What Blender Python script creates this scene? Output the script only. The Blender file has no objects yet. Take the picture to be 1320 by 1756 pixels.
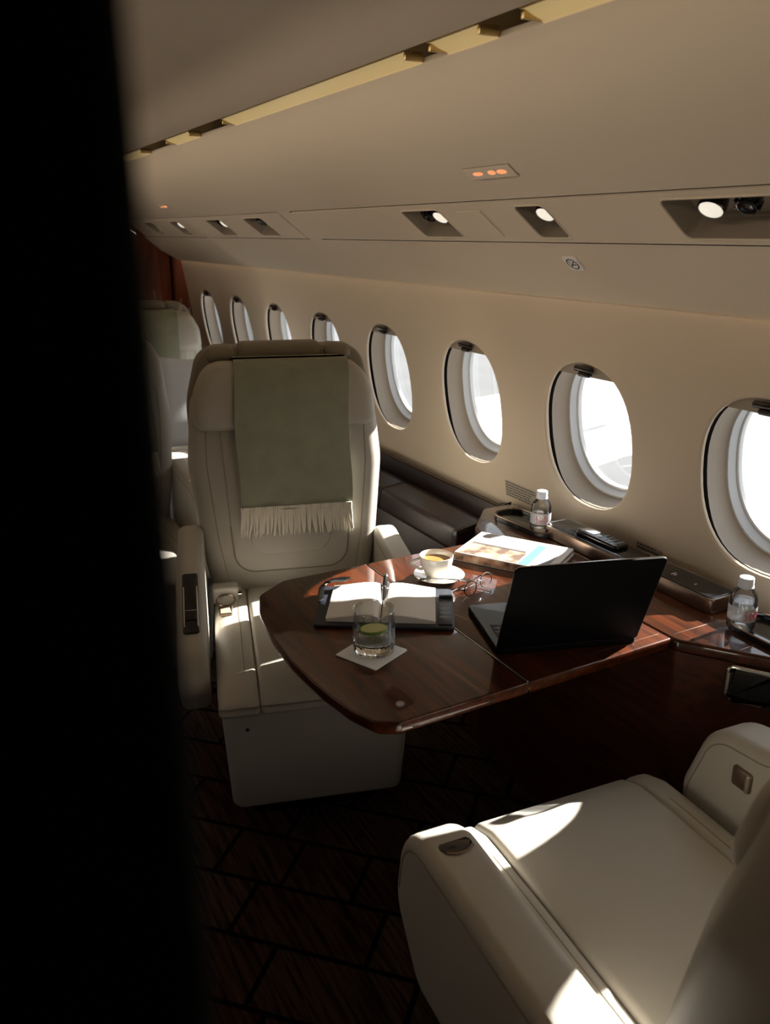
import bpy, math, random
from mathutils import Vector, Matrix
random.seed(7)
SC = bpy.context.scene
COL = SC.collection
R = math.radians

# ------------------------------------------------------------------ camera
cam = bpy.data.cameras.new('camera')
camo = bpy.data.objects.new('camera', cam); COL.objects.link(camo)
YAW, PITCH, EYE = R(28.4), R(18.6), 1.485
F = Vector((math.sin(YAW)*math.cos(PITCH), math.cos(YAW)*math.cos(PITCH), -math.sin(PITCH)))
camo.location = (0, 0, EYE)
camo.rotation_euler = F.to_track_quat('-Z', 'Y').to_euler()
cam.sensor_fit = 'VERTICAL'; cam.sensor_height = 36.0
cam.lens = 1421/1756*36
cam.clip_start = 0.01; cam.clip_end = 500
cam.dof.use_dof = True; cam.dof.focus_distance = 1.95; cam.dof.aperture_fstop = 5.2
SC.camera = camo

# ------------------------------------------------------------------ world, sun, exposure
W = bpy.data.worlds.new('hazy_sky'); SC.world = W; W.use_nodes = True
bg = W.node_tree.nodes['Background']
bg.inputs[0].default_value = (0.86, 0.93, 1.0, 1); bg.inputs[1].default_value = 1.5
sun = bpy.data.lights.new('sun', 'SUN'); sun.energy = 17.5; sun.angle = R(0.6); sun.color = (1, 0.95, 0.88)
suno = bpy.data.objects.new('sun', sun); COL.objects.link(suno)
suno.location = (30, 2, 18)
suno.rotation_euler = Vector((-1.90, -0.12, -1.0)).to_track_quat('-Z', 'Y').to_euler()
wash = bpy.data.lights.new('added_cove_wash', 'AREA'); wash.shape = 'RECTANGLE'; wash.size = 5.0; wash.size_y = 0.012; wash.energy = 8; wash.color = (1.0, 0.84, 0.66)
washo = bpy.data.objects.new('added_cove_wash', wash); COL.objects.link(washo)       # unseen lamp strip added in the left cove to brighten the overhead lining
washo.location = (-0.116, 2.75, 1.780)
_d = Vector((0.99, 0.0, -0.12)).normalized(); _y = Vector((0, 1, 0)); _z = -_d
washo.rotation_euler = Matrix((( _y.x, _z.cross(_y).x, _z.x), (_y.y, _z.cross(_y).y, _z.y), (_y.z, _z.cross(_y).z, _z.z))).to_euler()
SC.view_settings.view_transform = 'Standard'; SC.view_settings.look = 'None'
SC.view_settings.gamma = 1; SC.view_settings.use_curve_mapping = False
SC.view_settings.exposure = 0.70

# ------------------------------------------------------------------ materials
MATS = {}
def mat(name, col, rough=0.5, metal=0.0, coat=0.0, bump=0.0, bscale=200, var=0.0, vscale=6, emit=None, estr=0, spec=0.5, sheen=0.0):
    m = bpy.data.materials.new(name); m.use_nodes = True
    nt = m.node_tree; b = nt.nodes['Principled BSDF']
    b.inputs['Base Color'].default_value = (*col, 1)
    b.inputs['Roughness'].default_value = rough
    b.inputs['Metallic'].default_value = metal
    b.inputs['Coat Weight'].default_value = coat; b.inputs['Coat Roughness'].default_value = 0.03
    b.inputs['Specular IOR Level'].default_value = spec
    b.inputs['Sheen Weight'].default_value = sheen
    if emit:
        b.inputs['Emission Color'].default_value = (*emit, 1); b.inputs['Emission Strength'].default_value = estr
    if bump or var:
        tc = nt.nodes.new('ShaderNodeTexCoord')
        if bump:
            n = nt.nodes.new('ShaderNodeTexNoise'); n.inputs['Scale'].default_value = bscale; n.inputs['Detail'].default_value = 3
            bp = nt.nodes.new('ShaderNodeBump'); bp.inputs['Strength'].default_value = bump; bp.inputs['Distance'].default_value = 0.002
            nt.links.new(tc.outputs['Object'], n.inputs['Vector']); nt.links.new(n.outputs[0], bp.inputs['Height'])
            nt.links.new(bp.outputs[0], b.inputs['Normal'])
        if var:
            n2 = nt.nodes.new('ShaderNodeTexNoise'); n2.inputs['Scale'].default_value = vscale
            rp = nt.nodes.new('ShaderNodeValToRGB')
            rp.color_ramp.elements[0].position = 0.3; rp.color_ramp.elements[1].position = 0.7
            rp.color_ramp.elements[0].color = (*[c*(1-var) for c in col], 1)
            rp.color_ramp.elements[1].color = (*[min(1, c*(1+var)) for c in col], 1)
            nt.links.new(tc.outputs['Object'], n2.inputs['Vector']); nt.links.new(n2.outputs[0], rp.inputs[0])
            nt.links.new(rp.outputs[0], b.inputs['Base Color'])
    MATS[name] = m
    return m

def wood(name, c0, c1, scale=(30, 2.2, 30), coat=1.0, rough=0.35):
    m = mat(name, c0, rough, coat=coat, spec=0.15)
    nt = m.node_tree; b = nt.nodes['Principled BSDF']
    tc = nt.nodes.new('ShaderNodeTexCoord'); mp = nt.nodes.new('ShaderNodeMapping')
    mp.inputs['Scale'].default_value = scale
    n = nt.nodes.new('ShaderNodeTexNoise'); n.inputs['Scale'].default_value = 1.6; n.inputs['Detail'].default_value = 6; n.inputs['Distortion'].default_value = 0.7
    rp = nt.nodes.new('ShaderNodeValToRGB'); e = rp.color_ramp.elements
    e[0].position = 0.32; e[0].color = (*c0, 1); e[1].position = 0.62; e[1].color = (*c1, 1)
    nt.links.new(tc.outputs['Object'], mp.inputs[0]); nt.links.new(mp.outputs[0], n.inputs['Vector'])
    nt.links.new(n.outputs[0], rp.inputs[0]); nt.links.new(rp.outputs[0], b.inputs['Base Color'])
    return m

def glassy(name, tint=(1, 1, 1), refl=0.06):       # thin clear sheet: passes light straight, mirrors a little
    m = bpy.data.materials.new(name); m.use_nodes = True
    nt = m.node_tree; nt.nodes.remove(nt.nodes['Principled BSDF'])
    out = nt.nodes['Material Output']
    t = nt.nodes.new('ShaderNodeBsdfTransparent'); t.inputs[0].default_value = (*tint, 1)
    g = nt.nodes.new('ShaderNodeBsdfGlossy'); g.inputs['Roughness'].default_value = 0.02
    lw = nt.nodes.new('ShaderNodeLayerWeight'); lw.inputs[0].default_value = 0.25
    mx = nt.nodes.new('ShaderNodeMixShader'); mr = nt.nodes.new('ShaderNodeMapRange')
    mr.inputs['To Min'].default_value = refl*0.4; mr.inputs['To Max'].default_value = min(1, refl*6)
    nt.links.new(lw.outputs['Fresnel'], mr.inputs[0]); nt.links.new(mr.outputs[0], mx.inputs[0])
    nt.links.new(t.outputs[0], mx.inputs[1]); nt.links.new(g.outputs[0], mx.inputs[2]); nt.links.new(mx.outputs[0], out.inputs[0])
    MATS[name] = m
    return m

def frosted(name, col, amt):
    m = bpy.data.materials.new(name); m.use_nodes = True
    nt = m.node_tree; b = nt.nodes['Principled BSDF']; out = nt.nodes['Material Output']
    b.inputs['Base Color'].default_value = (*col, 1); b.inputs['Roughness'].default_value = 0.4
    t = nt.nodes.new('ShaderNodeBsdfTransparent'); mx = nt.nodes.new('ShaderNodeMixShader'); mx.inputs[0].default_value = amt
    nt.links.new(t.outputs[0], mx.inputs[1]); nt.links.new(b.outputs[0], mx.inputs[2]); nt.links.new(mx.outputs[0], out.inputs[0])
    MATS[name] = m
    return m

def realglass(name, col=(1, 1, 1), ior=1.45):
    m = bpy.data.materials.new(name); m.use_nodes = True
    nt = m.node_tree; b = nt.nodes['Principled BSDF']
    b.inputs['Base Color'].default_value = (*col, 1); b.inputs['Roughness'].default_value = 0.0
    b.inputs['Transmission Weight'].default_value = 1.0; b.inputs['IOR'].default_value = ior
    MATS[name] = m
    return m

LEATHER = mat('cream_leather', (0.48, 0.45, 0.39), 0.48, bump=0.12, bscale=260, spec=0.4)
LEATHER_D = mat('taupe_leather', (0.29, 0.255, 0.20), 0.45, bump=0.12, bscale=260, spec=0.4)
WALLM = mat('beige_wall_lining', (0.76, 0.64, 0.49), 0.6, spec=0.3)
CEILM = mat('cream_headliner', (0.80, 0.69, 0.55), 0.7, bump=0.08, bscale=400, spec=0.2)
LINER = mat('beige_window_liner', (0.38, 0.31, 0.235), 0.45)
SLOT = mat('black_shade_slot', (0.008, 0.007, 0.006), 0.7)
WFRAME = mat('pale_grey_window_frame', (0.70, 0.72, 0.74), 0.35)
WRING = mat('white_window_ring', (0.85, 0.86, 0.87), 0.3)
BLACKP = mat('black_gloss_plastic', (0.008, 0.008, 0.009), 0.12, coat=0.4)
DKLATCH = mat('dark_latch', (0.02, 0.012, 0.01), 0.2)
WOOD = wood('mahogany_lacquer', (0.028, 0.0066, 0.0020), (0.100, 0.0225, 0.0050))
WOODF = wood('mahogany_facing', (0.045, 0.012, 0.006), (0.085, 0.024, 0.010), coat=0.6, rough=0.4)
WOODB = wood('bulkhead_mahogany', (0.10, 0.022, 0.008), (0.24, 0.06, 0.02), scale=(6, 6, 1.2), coat=0.8)
DLEATHER = mat('dark_brown_leather', (0.022, 0.012, 0.011), 0.4, bump=0.15, bscale=180)
CHROME = mat('chrome', (0.75, 0.74, 0.72), 0.12, metal=1)
BRONZE = mat('bronze_metal', (0.30, 0.22, 0.17), 0.28, metal=1)
GOLD = mat('gold_strip', (0.62, 0.46, 0.20), 0.35, metal=0.7)
PANE = glassy('window_pane')
BLACKW = mat('black_partition', (0.003, 0.003, 0.003), 0.8, spec=0.1)
SEAM = mat('seam_thread', (0.26, 0.22, 0.17), 0.7)
PIPING = mat('cream_piping', (0.66, 0.61, 0.52), 0.45)
GREEN = mat('sage_wool', (0.31, 0.32, 0.235), 0.9, bump=0.25, bscale=500, var=0.06, vscale=20, sheen=0.3)
FRINGE = mat('cream_yarn', (0.80, 0.74, 0.62), 0.9)
PAPER = mat('paper', (0.80, 0.78, 0.74), 0.7)
NAVY = mat('navy_leather', (0.022, 0.028, 0.040), 0.42, bump=0.15, bscale=220)
NAPKIN = mat('white_paper_napkin', (0.90, 0.94, 0.97), 0.85, bump=0.1, bscale=600)
CHINA = mat('ivory_china', (0.80, 0.76, 0.67), 0.18, coat=0.5)
COFFEE = mat('milky_coffee', (0.36, 0.19, 0.06), 0.15)
STEEL = mat('polished_steel', (0.72, 0.72, 0.72), 0.15, metal=1)
LAPDARK = mat('black_laptop_shell', (0.004, 0.004, 0.005), 0.6, spec=0.12)
LAPDECK = mat('slate_keyboard_deck', (0.13, 0.17, 0.20), 0.35)  # lightened to stand in for sky reflected on the deck
KEYM = mat('slate_key', (0.045, 0.055, 0.065), 0.5)
SCREEN = mat('laptop_screen', (0.01, 0.01, 0.012), 0.1)
WHITEP = mat('white_plastic', (0.72, 0.78, 0.86), 0.35)
PET = glassy('clear_bottle_plastic', (0.97, 0.98, 0.99), 0.16)
WATERM = glassy('bottle_water', (0.95, 0.97, 0.98), 0.10)
LABELM = frosted('frosted_label', (0.72, 0.74, 0.78), 0.45)
GLASSW = glassy('tumbler_wall', (0.995, 0.998, 0.997), 0.06)
REDINK = mat('red_ink', (0.55, 0.06, 0.08), 0.5)
GLASS = realglass('tumbler_glass', (0.97, 0.99, 0.98))
WATER = realglass('water', (0.98, 1, 1), 1.33)
LIME = mat('lime_slice', (0.52, 0.54, 0.14), 0.4)
LENS = mat('lamp_lens', (0.8, 0.78, 0.7), 0.4, emit=(1, 0.93, 0.78), estr=0.45)
COVEL = mat('cove_light_tube', (0.5, 0.36, 0.13), 0.4, emit=(1.0, 0.72, 0.32), estr=0.20)
WINGM = mat('white_wing_paint', (0.85, 0.86, 0.88), 0.4)
WINGG = mat('grey_wing_paint', (0.40, 0.42, 0.44), 0.4)
APRON = mat('concrete_apron', (0.125, 0.13, 0.135), 0.9, var=0.10, vscale=0.6)
SIGNM = mat('sign_lens', (0.90, 0.76, 0.62), 0.4)
SIGNL = mat('lit_sign_symbol', (0.6, 0.25, 0.12), 0.4, emit=(1.0, 0.35, 0.14), estr=0.55)
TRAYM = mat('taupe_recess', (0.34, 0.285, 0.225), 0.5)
INK = mat('black_ink', (0.03, 0.025, 0.02), 0.7)
STICKER = mat('white_sticker', (0.96, 0.95, 0.92), 0.5)
PILLOW = mat('white_cotton', (0.74, 0.77, 0.80), 0.8, bump=0.1)

def carpet():
    m = mat('patterned_dark_carpet', (0.03, 0.018, 0.014), 0.95, spec=0.05)
    nt = m.node_tree; b = nt.nodes['Principled BSDF']
    tc = nt.nodes.new('ShaderNodeTexCoord')
    mp = nt.nodes.new('ShaderNodeMapping'); mp.inputs['Rotation'].default_value = (0, 0, R(38)); mp.inputs['Scale'].default_value = (90, 6, 1)
    n = nt.nodes.new('ShaderNodeTexNoise'); n.inputs['Scale'].default_value = 1; n.inputs['Detail'].default_value = 4
    rp = nt.nodes.new('ShaderNodeValToRGB'); e = rp.color_ramp.elements
    e[0].position = 0.35; e[0].color = (0.018, 0.011, 0.009, 1); e[1].position = 0.72; e[1].color = (0.11, 0.075, 0.058, 1)
    mp2 = nt.nodes.new('ShaderNodeMapping'); mp2.inputs['Rotation'].default_value = (0, 0, R(45.5))
    br = nt.nodes.new('ShaderNodeTexBrick'); br.inputs['Scale'].default_value = 1.55; br.inputs['Mortar Size'].default_value = 0.010; br.offset = 0.37; br.squash = 0.55; br.squash_frequency = 3
    br.inputs['Color1'].default_value = (1, 0.95, 0.9, 1); br.inputs['Color2'].default_value = (0.7, 0.45, 0.42, 1); br.inputs['Mortar'].default_value = (0.08, 0.06, 0.06, 1)
    mx = nt.nodes.new('ShaderNodeMix'); mx.data_type = 'RGBA'; mx.blend_type = 'MULTIPLY'; mx.inputs[0].default_value = 1
    L = nt.links.new
    L(tc.outputs['Object'], mp.inputs[0]); L(mp.outputs[0], n.inputs['Vector']); L(n.outputs[0], rp.inputs[0])
    L(tc.outputs['Object'], mp2.inputs[0]); L(mp2.outputs[0], br.inputs['Vector'])
    L(rp.outputs[0], mx.inputs[6]); L(br.outputs[0], mx.inputs[7]); L(mx.outputs[2], b.inputs['Base Color'])
    return m
CARPET = carpet()

# ------------------------------------------------------------------ mesh helpers
def obj(name, vf, m, parent=None, loc=None, rot=None, smooth=True, ang=38):
    me = bpy.data.meshes.new(name)
    me.from_pydata([tuple(v) for v in vf[0]], [], vf[1]); me.validate(); me.update()
    if smooth:
        me.polygons.foreach_set('use_smooth', [True]*len(me.polygons))
        me.set_sharp_from_angle(angle=R(ang))
    if m: me.materials.append(m)
    o = bpy.data.objects.new(name, me); COL.objects.link(o)
    if parent: o.parent = parent
    if loc: o.location = loc
    if rot: o.rotation_euler = rot
    return o
def empty(name, loc=(0, 0, 0), rz=0, rot=None):
    o = bpy.data.objects.new(name, None); COL.objects.link(o)
    o.location = loc; o.rotation_euler = rot if rot else (0, 0, rz); o.empty_display_size = 0.05
    return o
def tag(o, label, cat, group=None, kind=None):
    o['label'] = label; o['category'] = cat
    if group: o['group'] = group
    if kind: o['kind'] = kind
    return o
def struct(o, label=None):
    o['kind'] = 'structure'
    if label: o['label'] = label
    return o
def join(*vfs):
    V, Fc = [], []
    for v, f in vfs:
        k = len(V); V += [tuple(p) for p in v]; Fc += [[i+k for i in q] for q in f]
    return V, Fc
def xf(vf, fn): return [tuple(fn(*p)) for p in vf[0]], vf[1]
def mv(vf, dx=0, dy=0, dz=0): return xf(vf, lambda x, y, z: (x+dx, y+dy, z+dz))
def rz(vf, a):
    c, s = math.cos(a), math.sin(a); return xf(vf, lambda x, y, z: (c*x-s*y, s*x+c*y, z))
def rx(vf, a):
    c, s = math.cos(a), math.sin(a); return xf(vf, lambda x, y, z: (x, c*y-s*z, s*y+c*z))
def ry(vf, a):
    c, s = math.cos(a), math.sin(a); return xf(vf, lambda x, y, z: (c*x+s*z, y, -s*x+c*z))

def rbox(sx, sy, sz, r, m=(2, 2, 2), deform=None, q=(0.41, 1.0)):
    h = (sx/2, sy/2, sz/2); r = min(r, min(h)*0.999)
    ks = []
    for a in range(3):
        inn = h[a]-r
        k = [-(inn+r*t) for t in reversed(q)]
        k += [-inn+2*inn*i/m[a] for i in range(m[a]+1)]
        k += [inn+r*t for t in q]
        ks.append(k)
    idx, V, Fc = {}, [], []
    def vert(p):
        c = [max(-(h[a]-r), min(h[a]-r, p[a])) for a in range(3)]
        d = [p[a]-c[a] for a in range(3)]; l = math.sqrt(sum(t*t for t in d)) or 1
        v = tuple(c[a]+d[a]/l*r for a in range(3))
        k = tuple(round(t, 6) for t in p)
        if k not in idx: idx[k] = len(V); V.append(v)
        return idx[k]
    for a in range(3):
        b, c = (a+1) % 3, (a+2) % 3
        for s in (-1, 1):
            for i in range(len(ks[b])-1):
                for j in range(len(ks[c])-1):
                    q4 = []
                    for di, dj in ((0, 0), (1, 0), (1, 1), (0, 1)):
                        p = [0, 0, 0]; p[a] = s*h[a]; p[b] = ks[b][i+di]; p[c] = ks[c][j+dj]
                        q4.append(vert(p))
                    Fc.append(q4 if s > 0 else q4[::-1])
    if deform: V = [tuple(deform(*v)) for v in V]
    return V, Fc
def box(x0, x1, y0, y1, z0, z1, r=0.0):
    r = r or 0.0008
    return mv(rbox(x1-x0, y1-y0, z1-z0, r, (1, 1, 1), q=(1.0,)), (x0+x1)/2, (y0+y1)/2, (z0+z1)/2)

def rpoly(pts, rad, seg=6):            # rounded polygon, rad: number or list
    out = []; n = len(pts)
    for i in range(n):
        p0, p1, p2 = Vector(pts[i-1]), Vector(pts[i]), Vector(pts[(i+1) % n])
        rr = rad[i] if isinstance(rad, (list, tuple)) else rad
        a, b = (p0-p1), (p2-p1); la, lb = a.length, b.length; a.normalize(); b.normalize()
        ang = a.angle(b)
        t = min(rr/math.tan(ang/2), la*0.49, lb*0.49)
        if t < 1e-5: out.append(tuple(p1)); continue
        r2 = t*math.tan(ang/2); cdir = (a+b).normalized(); c = p1+cdir*(r2/math.sin(ang/2))
        s, e = p1+a*t, p1+b*t
        v0, v1 = s-c, e-c
        th = v0.angle(v1); cr = v0.x*v1.y-v0.y*v1.x; sg = 1 if cr > 0 else -1
        for k in range(seg+1):
            f = sg*th*k/seg
            out.append((c.x+v0.x*math.cos(f)-v0.y*math.sin(f), c.y+v0.x*math.sin(f)+v0.y*math.cos(f)))
    return out
def area(o): return sum(o[i-1][0]*o[i][1]-o[i][0]*o[i-1][1] for i in range(len(o)))/2
def inset(o, d):
    n = len(o); out = []
    for i in range(n):
        p0, p1, p2 = Vector(o[i-1]), Vector(o[i]), Vector(o[(i+1) % n])
        e1, e2 = (p1-p0), (p2-p1)
        if e1.length < 1e-7: e1 = e2
        if e2.length < 1e-7: e2 = e1
        e1.normalize(); e2.normalize()
        n1, n2 = Vector((-e1.y, e1.x)), Vector((-e2.y, e2.x))
        b = n1+n2
        if b.length < 1e-6: b = n1.copy()
        b.normalize(); k = max(0.35, b.dot(n1))
        out.append((p1.x+b.x*d/k, p1.y+b.y*d/k))
    return out
def prism(outline, z0, z1, r=0.0, seg=3, ax='z', r0=None):
    """extrude an outline; r rounds the z1 rim, r0 the z0 rim.  ax: z -> (x,y)=outline; y -> outline=(x,z), extruded in y; x -> outline=(y,z)"""
    o = list(outline)
    if area(o) < 0: o = o[::-1]
    r0 = r if r0 is None else r0
    rings = []
    if r0 > 0:
        for k in range(seg+1):
            t = math.pi/2*k/seg; rings.append((inset(o, r0*(1-math.sin(t))), z0+r0*(1-math.cos(t))))
    else: rings.append((o, z0))
    if r > 0:
        for k in range(seg+1):
            t = math.pi/2*k/seg; rings.append((inset(o, r*(1-math.cos(t))), z1-r*(1-math.sin(t))))
    else: rings.append((o, z1))
    n = len(o); V, Fc = [], []
    for pts, z in rings: V += [(p[0], p[1], z) for p in pts]
    for k in range(len(rings)-1):
        for i in range(n):
            j = (i+1) % n; Fc.append([k*n+i, k*n+j, (k+1)*n+j, (k+1)*n+i])
    Fc.append(list(range(n))[::-1]); Fc.append([(len(rings)-1)*n+i for i in range(n)])
    if ax == 'y':
        V = [(x, z, y) for x, y, z in V]; Fc = [f[::-1] for f in Fc]
    elif ax == 'x':
        V = [(z, x, y) for x, y, z in V]
    return V, Fc
def tube(pts, rad, n=8, closed=False, caps=True):
    P = [Vector(p) for p in pts]; m = len(P); V, Fc = [], []
    up = None
    for i in range(m):
        a = P[i-1] if (i > 0 or closed) else P[i]; b = P[(i+1) % m] if (i < m-1 or closed) else P[i]
        t = (b-a).normalized()
        if up is None: up = t.orthogonal().normalized()
        up = (up-t*up.dot(t)); up = up.normalized() if up.length > 1e-6 else t.orthogonal().normalized()
        s = t.cross(up); rr = rad[i] if isinstance(rad, (list, tuple)) else rad
        for k in range(n):
            th = 2*math.pi*k/n; V.append(tuple(P[i]+up*math.cos(th)*rr+s*math.sin(th)*rr))
    for i in range(m if closed else m-1):
        j = (i+1) % m
        for k in range(n):
            l = (k+1) % n; Fc.append([i*n+k, i*n+l, j*n+l, j*n+k])
    if caps and not closed:
        Fc.append(list(range(n))[::-1]); Fc.append([(m-1)*n+k for k in range(n)])
    return V, Fc
def lathe(prof, n=32, closed=False):
    V, Fc = [], []
    for r, z in prof:
        for k in range(n):
            th = 2*math.pi*k/n; V.append((r*math.cos(th), r*math.sin(th), z))
    m = len(prof)
    for i in range(m if closed else m-1):
        j = (i+1) % m
        for k in range(n):
            l = (k+1) % n; Fc.append([i*n+k, i*n+l, j*n+l, j*n+k])
    if not closed:
        if prof[0][0] > 1e-6: Fc.append(list(range(n))[::-1])
        if prof[-1][0] > 1e-6: Fc.append([(m-1)*n+k for k in range(n)])
    return V, Fc
def grid(fn, nu, nv):
    V = [tuple(fn(i/nu, j/nv)) for j in range(nv+1) for i in range(nu+1)]
    Fc = [[j*(nu+1)+i, j*(nu+1)+i+1, (j+1)*(nu+1)+i+1, (j+1)*(nu+1)+i] for j in range(nv) for i in range(nu)]
    return V, Fc
def loft(profile, y0, y1, n=1):          # (x,z) polyline swept along y
    V, Fc = [], []
    m = len(profile)
    for k in range(n+1):
        y = y0+(y1-y0)*k/n; V += [(x, y, z) for x, z in profile]
    for k in range(n):
        for i in range(m-1): Fc.append([k*m+i, k*m+i+1, (k+1)*m+i+1, (k+1)*m+i])
    return V, Fc

# ------------------------------------------------------------------ cabin shell
Y0, Y1 = -1.1, 5.42
CX = 0.38
def mirx(vf): return [(2*CX-x, y, z) for x, y, z in vf[0]], [f[::-1] for f in vf[1]]
ZB, ZT, ZC = 0.655, 1.40, 0.962
def xw(z): return 1.55-0.144*(z-0.70)
NX, NZ = 0.9898, 0.1425
PITCHW = 0.556
WINS = [1.66+PITCHW*(n-1) for n in range(-3, 8)]
A_, B_ = 0.168, 0.199
NO = 48
def oval(k, da=0.0, sc=1.0):
    t = 2*math.pi*k/NO; e = 2/2.35
    c, s = math.cos(t), math.sin(t)
    return ((A_+da)*sc*math.copysign(abs(c)**e, c), (B_+da)*sc*math.copysign(abs(s)**e, s))
def wp(yc, dy, dz, depth): 
    z = ZC+dz
    return (xw(z)+NX*depth, yc+dy, z+NZ*depth)
def wall_cells(ys, lip):
    V, Fc = [], []
    for yc in ys:
        base = len(V); hw = PITCHW/2
        rings = []
        rect = []
        for k in range(NO):
            dy, dz = oval(k)
            zt, zb = ZT-ZC, ZB-ZC
            s = min((hw/abs(dy)) if abs(dy) > 1e-6 else 1e9, (zt/dz) if dz > 1e-6 else ((zb/dz) if dz < -1e-6 else 1e9))
            rect.append([dy*s, dz*s])
        for cy, cz in ((hw, ZT-ZC), (-hw, ZT-ZC), (-hw, ZB-ZC), (hw, ZB-ZC)):
            j = min(range(NO), key=lambda i: (rect[i][0]-cy)**2+(rect[i][1]-cz)**2); rect[j] = [cy, cz]
        rings.append([(a, b, 0) for a, b in rect])
        rings.append([(*oval(k, 0.022), 0.0) for k in range(NO)])
        for d, dep in lip: rings.append([(*oval(k, d), dep) for k in range(NO)])
        for rg in rings: V += [wp(yc, a, b, c) for a, b, c in rg]
        for q in range(len(rings)-1):
            for k in range(NO):
                l = (k+1) % NO; Fc.append([base+q*NO+k, base+q*NO+l, base+(q+1)*NO+l, base+(q+1)*NO+k])
    return V, Fc
LIP = [(0.014, -0.0015), (0.006, -0.001), (0.001, 0.003), (0.0, 0.008), (0.002, 0.012), (0.03, 0.013)]
ylo, yhi = WINS[0]-PITCHW/2, WINS[-1]+PITCHW/2
wr = wall_cells(WINS, LIP)
wr = join(wr, loft([(xw(ZB), ZB), (xw(ZT), ZT)], yhi, Y1), loft([(xw(ZB), ZB), (xw(ZT), ZT)], Y0, ylo),
          loft([(1.56, 0), (xw(ZB), ZB)], Y0, Y1))
struct(obj('wall_right', wr, WALLM, ang=30), 'beige cabin side wall with oval windows')

def slotd(k):
    t = max(0.0, min(1.0, (math.sin(2*math.pi*k/NO)+0.95)/0.75)); return 0.0135+0.0095*t*t*(3-2*t)
def ring_surface(yc, rings):
    """rings: (inset, depth or depth(k), upward shift)"""
    V, Fc = [], []
    for rg in rings:
        for k in range(NO):
            a, b = oval(k, rg[0]); d = rg[1](k) if callable(rg[1]) else rg[1]
            V.append(wp(yc, a, b+(rg[2] if len(rg) > 2 else 0), d))
    for q in range(len(rings)-1):
        for k in range(NO):
            l = (k+1) % NO; Fc.append([q*NO+k, q*NO+l, (q+1)*NO+l, (q+1)*NO+k])
    return V, Fc
def build_window(i, yc, mirror=False, drawn=0.036):
    root = struct(empty('window_%d' % i, (0, 0, 0)), 'oval cabin window')
    M = mirx if mirror else (lambda v: v)
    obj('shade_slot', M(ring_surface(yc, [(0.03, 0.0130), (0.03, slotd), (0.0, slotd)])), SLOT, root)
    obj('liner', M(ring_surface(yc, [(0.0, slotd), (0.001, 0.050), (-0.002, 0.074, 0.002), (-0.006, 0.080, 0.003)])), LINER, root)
    obj('inner_frame', M(ring_surface(yc, [(-0.006, 0.080, 0.003), (-0.009, 0.081, 0.004), (-0.015, 0.104, 0.0075)])), WFRAME, root)
    obj('glazing_ring', M(ring_surface(yc, [(-0.015, 0.104, 0.0075), (-0.016, 0.102, 0.008), (-0.0195, 0.104, 0.0095), (-0.020, 0.116, 0.010)])), WRING, root)
    V = [wp(yc, oval(k, -0.018)[0], oval(k, -0.018)[1]+0.010, 0.113) for k in range(NO)]
    obj('pane', M((V, [list(range(NO))])), PANE, root, smooth=False)
    # pleated shade parked at the top, with a straight lower edge, inside the slot
    pts = []
    zc = B_-drawn
    for k in range(NO):
        dy, dz = oval(k, 0.012)
        if dz > zc: pts.append((dy, dz))
    pts.sort(key=lambda p: -p[0])
    e = pts[0][0]+(0.012 if drawn < 0.1 else 0.0)
    pts = [(e, zc)]+pts+[(-e, zc)]
    Vf = [wp(yc, a, b, 0.0145) for a, b in pts]+[wp(yc, a, b, 0.0215) for a, b in pts]
    n = len(pts)
    Fs = [list(range(n)), list(range(n, 2*n))[::-1]]+[[q, (q+1) % n, n+(q+1) % n, n+q] for q in range(n)]
    sh = obj('window_shade', M((Vf, Fs)), LINER, root, smooth=False)
    def local(vf, dz):   # small piece placed on the wall plane: x = depth outward
        V2 = [(xw(ZC+dz)+NX*x-NZ*z, yc+y, ZC+dz+NZ*x+NX*z) for x, y, z in vf[0]]
        return M((V2, vf[1]))
    obj('shade_handle', local(join(rbox(0.014, 0.066, 0.016, 0.006, (1, 2, 1)), mv(rbox(0.016, 0.044, 0.012, 0.005, (1, 2, 1)), 0.001, -0.004, -0.014)), B_-drawn+0.024), DKLATCH, sh)
    return root
for i, yc in enumerate(WINS): build_window(i+1, yc)
# left side of the cabin: windows only ahead of the black partition
LW = [y for y in WINS if y > 0.6]
ylo2, yhi2 = LW[0]-PITCHW/2, LW[-1]+PITCHW/2
wl = join(wall_cells(LW, LIP), loft([(xw(ZB), ZB), (xw(ZT), ZT)], yhi2, Y1), loft([(xw(ZB), ZB), (xw(ZT), ZT)], Y0, ylo2), loft([(1.56, 0), (xw(ZB), ZB)], Y0, Y1))
struct(obj('wall_left', mirx(wl), WALLM, ang=30), 'beige cabin side wall across the aisle')
for i, yc in enumerate(LW): build_window(20+i, yc, True, 0.27)  # unseen shades drawn low to cut the light from this side

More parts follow.
